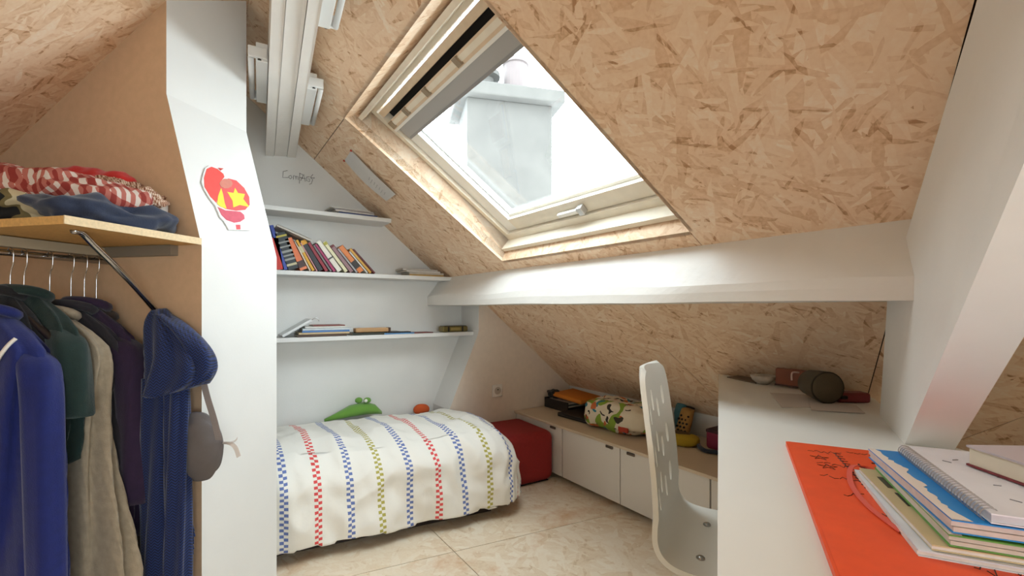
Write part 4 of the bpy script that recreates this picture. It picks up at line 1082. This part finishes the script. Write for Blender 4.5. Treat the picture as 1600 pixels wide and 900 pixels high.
def bundle_mat():
    m = M('leaf_print_cotton', (226, 214, 190), .85); nt = m.node_tree; N = nt.nodes; b = N['Principled BSDF']; tc = N.new('ShaderNodeTexCoord'); col = None
    base = None
    for i, (rgb, sc, th) in enumerate((((136, 164, 56), 8, .62), ((58, 132, 150), 11, .64), ((206, 110, 60), 13, .68), ((52, 46, 36), 19, .69))):
        n = N.new('ShaderNodeTexNoise'); n.noise_dimensions = '4D'; n.inputs['W'].default_value = 3.7 * i; n.inputs['Scale'].default_value = sc; n.inputs['Detail'].default_value = .5; n.inputs['Distortion'].default_value = 1.2; nt.links.new(tc.outputs['Object'], n.inputs['Vector'])
        g_ = N.new('ShaderNodeMath'); g_.operation = 'GREATER_THAN'; g_.inputs[1].default_value = th - .03; nt.links.new(n.outputs['Fac'], g_.inputs[0])
        mx = N.new('ShaderNodeMix'); mx.data_type = 'RGBA'; nt.links.new(g_.outputs[0], mx.inputs[0]); mx.inputs[7].default_value = lin(*rgb)
        if base is None: mx.inputs[6].default_value = lin(226, 214, 190)
        else: nt.links.new(base, mx.inputs[6])
        base = mx.outputs[2]
    nt.links.new(base, b.inputs['Base Color']); return m
bu = thing('rolled_bedding', 'cream bundle of bedding printed with green and blue leaves', 'bedding', (2.06, 1.80, ZL))
blob('bundle', (2.06, 1.87, ZL + .086), (.27, .46, .175), bundle_mat(), bu, axes=yaw_axes((1, .10, 0)), e=.62, amp=.02, freq=9, seed=5, nu=64, nv=32, flat=.0855)
box('red_patch', (1.935, 1.75, ZL + .045), (.012, .07, .028), M('red_label_cloth', (176, 62, 40), .8), bu, bevel=.004)
sh1 = thing('perforated_shoe', 'tan shoe with dark holes standing upright behind the chair back', 'shoe', (2.19, 1.555, ZL))
pth = smooth_path([(2.19, 1.555, ZL + .002), (2.20, 1.555, ZL + .05), (2.215, 1.55, ZL + .10), (2.225, 1.545, ZL + .145), (2.23, 1.54, ZL + .165)], 5); n_ = len(pth)
up = obj('upper', *loft_geo(sections(pth, [.048 - .012 * (i / n_) ** 3 - (.02 if i == n_ - 1 else 0) for i in range(n_)], [.03] * (n_ - 1) + [.012], Vector((.45, .89, 0)).normalized() * -1, Vector((.89, -.45, 0)), n=24, e=.85)), M('tan_suede', (168, 126, 66), .8), sh1, smooth=True)
for i in range(5):
    for j in range(3):
        p = Vector((2.175 + .008 * i, 1.545 + (j - 1) * .022 + (.011 if i % 2 else 0), ZL + .05 + .019 * i)); d_ = Vector((-.85, -.4, .15)).normalized()
        obj('hole', *lathe_geo(p + d_ * .014, [(.006, -.01), (.006, .0045), (.004, .005)], d_, 10), DARK, up)
obj('dark_sole', *loft_geo(sections([q + Vector((.028, .006, .003)) for q in pth], [.046 - .01 * (i / n_) ** 3 for i in range(n_)], [.012] * n_, Vector((-.45, -.89, 0)).normalized(), Vector((.89, -.45, 0)), n=20)), M('dark_rubber', (52, 42, 34), .8), sh1, smooth=True)
ys = thing('yellow_slipper', 'mustard yellow cloth slipper lying in front of the tan shoe', 'shoe', (2.10, 1.47, ZL))
blob('slipper_body', (2.10, 1.485, ZL + .03), (.11, .17, .062), M('mustard_felt', (176, 148, 36), .9), ys, axes=yaw_axes((1, .35, 0)), e=.75, amp=.006, seed=4, flat=.029)
blob('slipper_opening', (2.10, 1.50, ZL + .056), (.07, .11, .02), M('brown_lining', (86, 66, 36), .9), ys, axes=yaw_axes((1, .35, 0)), e=.9, amp=.002)
tag(blob('teal_cloth', (2.285, 1.62, ZL + .09), (.05, .10, .18), cloth('teal_cotton', (70, 120, 130)), amp=.01, e=.8, flat=.0895), 'small teal cloth bunched against the knee wall', 'cloth')
pk = thing('pink_case', 'dark pink zipped case beside the desk edge', 'case', (2.20, 1.31, ZL))
box('case_body', (2.20, 1.30, ZL + .05), (.12, .16, .095), M('dark_pink_nylon', (128, 24, 58), .6), pk, bevel=.015, seg=3); box('case_lid', (2.20, 1.30, ZL + .094), (.122, .162, .02), M('dark_nylon', (54, 20, 32), .6), pk, bevel=.008)
tag(obj('dark_strap', *tube_geo(smooth_path([(2.14, 1.42, ZL + .012), (2.09, 1.38, ZL + .016), (2.07, 1.33, ZL + .012), (2.09, 1.27, ZL + .014), (2.05, 1.22, ZL + .012)], 6), .011, 8), cloth('dark_blue_webbing', (40, 46, 60)), smooth=True), 'dark blue strap lying on the worktop by the pink case', 'strap')

# ---------------------------------------------------------------- things on the desk
ZD = .7745
bw = thing('small_bowl', 'small white and grey shell-like bowl at the back of the desk', 'bowl', (1.86, .945, ZD))
obj('bowl_shell', *lathe_geo((1.86, .945, ZD), [(.012, .002), (.02, .0), (.04, .016), (.047, .034), (.044, .034), (.036, .018), (.015, .006)], n=28), M('mottled_ceramic', (206, 198, 188), .4, var=.2, scale=30), bw, smooth=True)
tag(prism('paper_wedge', [on_z(1136, 590, ZD), on_z(1182, 600, ZD), on_z(1186, 590, ZD), on_z(1168, 586, ZD)], (0, 0, .004), M('grey_brown_card', (120, 104, 88), .7)), 'pointed grey card lying at the back corner of the desk', 'card')
lb = thing('leather_case', 'brown leather case propped against the slope behind the pouch', 'case', (1.86, .80, ZD))
lx = (Vector((.03, -1, 0)).normalized(), Vector((.9, .03, .35)).normalized()); lx = (lx[0], lx[1], lx[0].cross(lx[1]))
zl_ = lx[0].cross(lx[1]); zl_ = zl_ if zl_.z > 0 else -zl_
box('case_body', (1.848, .805, ZD + .040), (.165, .022, .066), M('brown_leather', (132, 72, 44), .5, var=.1, scale=20), lb, axes=(lx[0], Vector((.93, .03, -.0)).normalized(), AX[2]), bevel=.005)
box('case_seam', (1.836, .805, ZD + .009), (.165, .004, .006), M('dark_leather', (70, 36, 24), .5), lb, axes=(lx[0], Vector((.93, .03, 0)).normalized(), AX[2]))
pc = Vector((1.632, .628, ZD + .052)); pax = Vector((.62, .78, .02)).normalized()
po = thing('round_pouch', 'olive grey round pouch lying on papers at the back of the desk', 'pouch', (pc.x, pc.y, ZD))
OL = M('olive_grey_canvas', (84, 74, 56), .9, var=.08, scale=40, bump=.3, bscale=220)
obj('pouch_body', *lathe_geo(pc, [(.005, -.012), (.036, -.010), (.046, -.002), (.050, .012), (.047, .05), (.042, .095), (.03, .115), (.005, .12)], pax, 32), OL, po, smooth=True)
obj('rim_seam', *tube_geo([pc + pax * .003 + (pax.cross(AX[2]).normalized() * math.cos(q) + AX[2] * math.sin(q)) * .048 for q in [2 * math.pi * i / 32 for i in range(32)]], .003, 6, closed=True), M('dark_olive', (54, 46, 34), .9), po, smooth=True)
tube('pull_cord', smooth_path([pc + pax * .11 + Vector((-.02, .02, .03)), pc + pax * .11 + Vector((-.045, .03, .03)), pc + pax * .10 + Vector((-.06, .03, .008))], 5), .003, M('pink_cord', (206, 180, 172), .7), po, n=6)
for lab, pts_, dz in (('white sheet of paper lying under the round pouch', [(1203, 614), (1300, 619), (1330, 636), (1222, 637)], 0), ('second white sheet fanned out towards the strut', [(1262, 622), (1338, 634), (1352, 646), (1268, 641)], .0016)):
    tag(prism('paper_sheet', [on_z(u, v, ZD + dz) for u, v in pts_], (0, 0, .0013), M('greyed_paper', (204, 192, 184), .8)), lab, 'paper')
rc = thing('red_case', 'dark red case tucked behind the foot of the strut', 'case', (1.74, .60, ZD))
box('case_body', (1.735, .605, ZD + .017), (.10, .05, .032), M('dark_red_leather', (110, 24, 30), .45), rc, axes=yaw_axes((.8, -.6, 0)), bevel=.008, seg=3); box('case_clasp', (1.692, .612, ZD + .02), (.02, .03, .01), DARK, rc, axes=yaw_axes((.8, -.6, 0)), bevel=.002)

fa = Vector((.869, .494, 0)); fb = Vector((.494, -.869, 0)); fz = AX[2]
ORG = M('orange_portfolio_card', (238, 84, 34), .5, var=.05, scale=30)
f0 = Vector((.50, .166, ZD))
fol = thing('art_portfolio', 'large orange cardboard portfolio covered in pen doodles on the desk', 'portfolio', f0 + fa * .3 + fb * .15)
Lf = .655
cvf = prism('front_cover', [f0 + fz * .007, f0 + fa * Lf + fz * .007, f0 + fa * Lf + fb * .335 + fz * .007, f0 + fb * .335 + fz * .007], fz * .003, ORG, fol)
prism('back_cover', [f0, f0 + fa * Lf, f0 + fa * Lf + fb * .335, f0 + fb * .335], fz * .003, ORG, fol)
prism('spine_fold', [f0 - fb * .004, f0 + fa * Lf - fb * .004, f0 + fa * Lf + fb * .004, f0 + fb * .004], fz * .0095, ORG, fol)
PEN = M('black_pen_ink', (70, 34, 20), .7)
def doodle(pts_, r=.0011): return tube_geo([f0 + fa * u + fb * v + fz * .0102 for u, v in pts_], r, 5)
gs = []
rnd = random.Random(3)
for (u, v, n_, l_, sx) in ((.60, .03, 5, .02, .012), (.52, .035, 6, .03, .012), (.44, .03, 4, .03, .014), (.36, .05, 3, .02, .01), (.30, .085, 9, .05, .008), (.27, .10, 9, .06, .008), (.24, .115, 8, .06, .008), (.62, .10, 6, .05, .012), (.615, .17, 10, .03, .005), (.18, .14, 6, .03, .01), (.33, .16, 4, .03, .01)):
    for i in range(n_):
        a_, b3 = u + rnd.uniform(-.006, .006), v + i * sx
        gs.append(doodle([(a_, b3), (a_ + rnd.uniform(-.012, .012), b3 + sx * .4), (a_ + rnd.uniform(-.01, .01), b3 + sx * .9)], .0007))
for i in range(16): u = .60 - .016 * i; gs.append(doodle([(u, .075 + .001 * i), (u - .009, .078 + .001 * i)], .0012)); gs.append(doodle([(u, .075 + .001 * i), (u - .004, .086 + .001 * i)], .0009))
for cu, cv_ in ((.555, .045), (.50, .05)):
    st5 = [(cu + .016 * math.cos(2.513 * i), cv_ + .016 * math.sin(2.513 * i)) for i in range(6)]; gs.append(doodle(st5, .0008))
gs.append(doodle([(.535 + .024 * math.cos(q), .128 + .024 * math.sin(q)) for q in [.35 * i for i in range(15)]], .002)); gs.append(doodle([(.45, .095), (.42, .105), (.44, .125), (.40, .118)], .002))
obj('pen_doodles', *join(*gs), PEN, cvf)
def fpt(u, v, h): return f0 + fa * u + fb * v + fz * h
vs, fs = [], []; pth = smooth_path([fpt(.50, .125, .011), fpt(.508, .105, .016), fpt(.49, .085, .018), fpt(.44, .072, .014), fpt(.38, .068, .012), fpt(.31, .074, .0115), fpt(.24, .092, .0112)], 6)
for p in pth: vs += [p - fb * .004, p + fb * .004, p + fb * .004 + fz * .0015, p - fb * .004 + fz * .0015]
for i in range(len(pth) - 1):
    for j in range(4): fs.append([i * 4 + j, i * 4 + (j + 1) % 4, i * 4 + 4 + (j + 1) % 4, i * 4 + 4 + j])
obj('tie_band', vs, fs, M('salmon_ribbon', (226, 96, 80), .6), fol)

na = Vector((.851, .525, 0)); nb = Vector((.525, -.851, 0))
def book_stack(name, label, cat, n, z, ln, wd, h, top, pages=(222, 214, 206), yaw=0.0, spiral=False, border=None, wav=.0):
    q = math.radians(yaw); a_ = na * math.cos(q) + nb * math.sin(q); b3 = nb * math.cos(q) - na * math.sin(q); o0 = Vector((n[0], n[1], z))
    t = thing(name, label, cat, o0 + a_ * ln / 2 + b3 * wd / 2)
    c_ = o0 + a_ * ln / 2 + b3 * wd / 2
    # leaves with uneven edges
    for i in range(max(1, int(h / .006))):
        hh = h / max(1, int(h / .006)); box('leaves', c_ + fz * (hh * (i + .5)) + b3 * rnd.uniform(-.002, .002) + a_ * rnd.uniform(-.002, .002), (ln - .004, wd - .003, hh * .92), M('leaf_%d_%d_%d' % pages, pages, .8, var=.08, scale=60), t, axes=(a_, b3 * -1, fz))
    m_ = M('cover_top_%d_%d_%d' % top, top, .45, var=.04, scale=20)
    cv_ = box('cover', c_ + fz * (h + .0008), (ln, wd, .0016), m_, t, axes=(a_, b3 * -1, fz))
    box('back_cover', c_ - fz * -.0006, (ln, wd, .0012), m_, t, axes=(a_, b3 * -1, fz))
    if border:
        vs, fs = [], []
        for i in range(41):
            u = ln * i / 40; w = border[0] * (.55 + .9 * abs(noise.noise(Vector((u * 45, z * 90, 1.3)))) + .3 * noise.noise(Vector((u * 140, 3, z * 50))))
            vs += [o0 + a_ * u + fz * (h + .0018), o0 + a_ * u + b3 * w + fz * (h + .0018), o0 + a_ * u + b3 * w + fz * (h + .0024), o0 + a_ * u + fz * (h + .0024)]
        for i in range(40):
            for j in range(4): fs.append([i * 4 + j, i * 4 + (j + 1) % 4, i * 4 + 4 + (j + 1) % 4, i * 4 + 4 + j])
        obj('torn_border', vs, fs, M('torn_%d' % border[1][0], border[1], .8), cv_)
    if spiral:
        for i in range(34):
            p = o0 + a_ * (.012 + (ln - .024) * i / 33) + fz * (h * .5)
            vs, fs = tube_geo([p + b3 * (.004 + .009 * math.cos(w)) + fz * ((h * .5 + .004) * math.sin(w)) for w in [2 * math.pi * j / 12 for j in range(12)]], .0008, 5, closed=True)
            obj('spiral_ring', vs, fs, M('spiral_wire', (190, 188, 192), .3, metal=.6), t)
    return t, (o0, a_, b3, h)
zb = ZD + .0102
book_stack('paper_sheaf', 'white sheaf of paper at the bottom of the pile on the portfolio', 'paper', (.703, .176), zb, .297, .21, .006, (216, 220, 228), yaw=1)
t_, g_ = book_stack('magazine', 'beige magazine with black pictures under the notebooks', 'magazine', (.713, .166), zb + .0085, .28, .205, .005, (206, 186, 142), yaw=-1); o0, a_, b3, h_ = g_
for u0, u1, v0, v1, col in ((.03, .10, .02, .06, (40, 38, 30)), (.12, .17, .016, .05, (52, 48, 38)), (.19, .24, .014, .04, (70, 64, 48)), (.06, .155, .045, .075, (24, 36, 120))):
    box('printed_picture', o0 + a_ * (u0 + u1) / 2 + b3 * (v0 + v1) / 2 + fz * (h_ + .0019), (u1 - u0, v1 - v0, .0006), M('print_%d' % col[0], col, .5), t_, axes=(a_, b3 * -1, fz))
book_stack('green_notebook', 'worn green notebook with a torn pale border in the desk pile', 'notebook', (.721, .153), zb + .0165, .285, .20, .012, (98, 158, 68), pages=(206, 192, 180), border=(.012, (222, 208, 194)), yaw=.5)
book_stack('blue_notebook', 'bright blue notebook with torn white border under the spiral pad', 'notebook', (.724, .151), zb + .032, .29, .205, .014, (22, 132, 206), pages=(208, 190, 182), border=(.016, (228, 214, 204)), yaw=-1.5)
t_, g_ = book_stack('spiral_pad', 'white spiral-bound pad on top of the pile on the desk', 'notepad', (.742, .122), zb + .0495, .285, .21, .010, (226, 224, 230), pages=(196, 194, 200), spiral=True); o0, a_, b3, h_ = g_
gs = []
for i in range(9):
    u, v = rnd.uniform(.03, .26), rnd.uniform(.03, .12); p = o0 + a_ * u + b3 * v + fz * (h_ + .002); gs.append(tube_geo([p, p + a_ * rnd.uniform(-.008, .008) + b3 * .008], .0006, 4))
gs.append(tube_geo(smooth_path([o0 + a_ * (.2 - .012 * i) + b3 * (.10 + .006 * math.sin(i * 1.7)) + fz * (h_ + .002) for i in range(7)], 3), .0005, 4))
for g1 in gs: obj('pen_mark', *g1, M('grey_pen', (120, 116, 124), .7), t_)
ba = yaw_axes((.80, -.60, 0)); bc = Vector((.965, .075, zb + .0625 + .015))
bk = thing('thick_book', 'thick book with a red-edged cover lying on the spiral pad', 'book', bc - fz * .015)
box('pages', bc, (.17, .125, .024), PAGE, bk, axes=ba); box('cover', bc + fz * .0135, (.175, .13, .003), M('mauve_cover', (196, 184, 190), .5), bk, axes=ba); box('cover', bc - fz * .0135, (.175, .13, .003), M('dark_red_cover', (120, 40, 44), .5), bk, axes=ba)
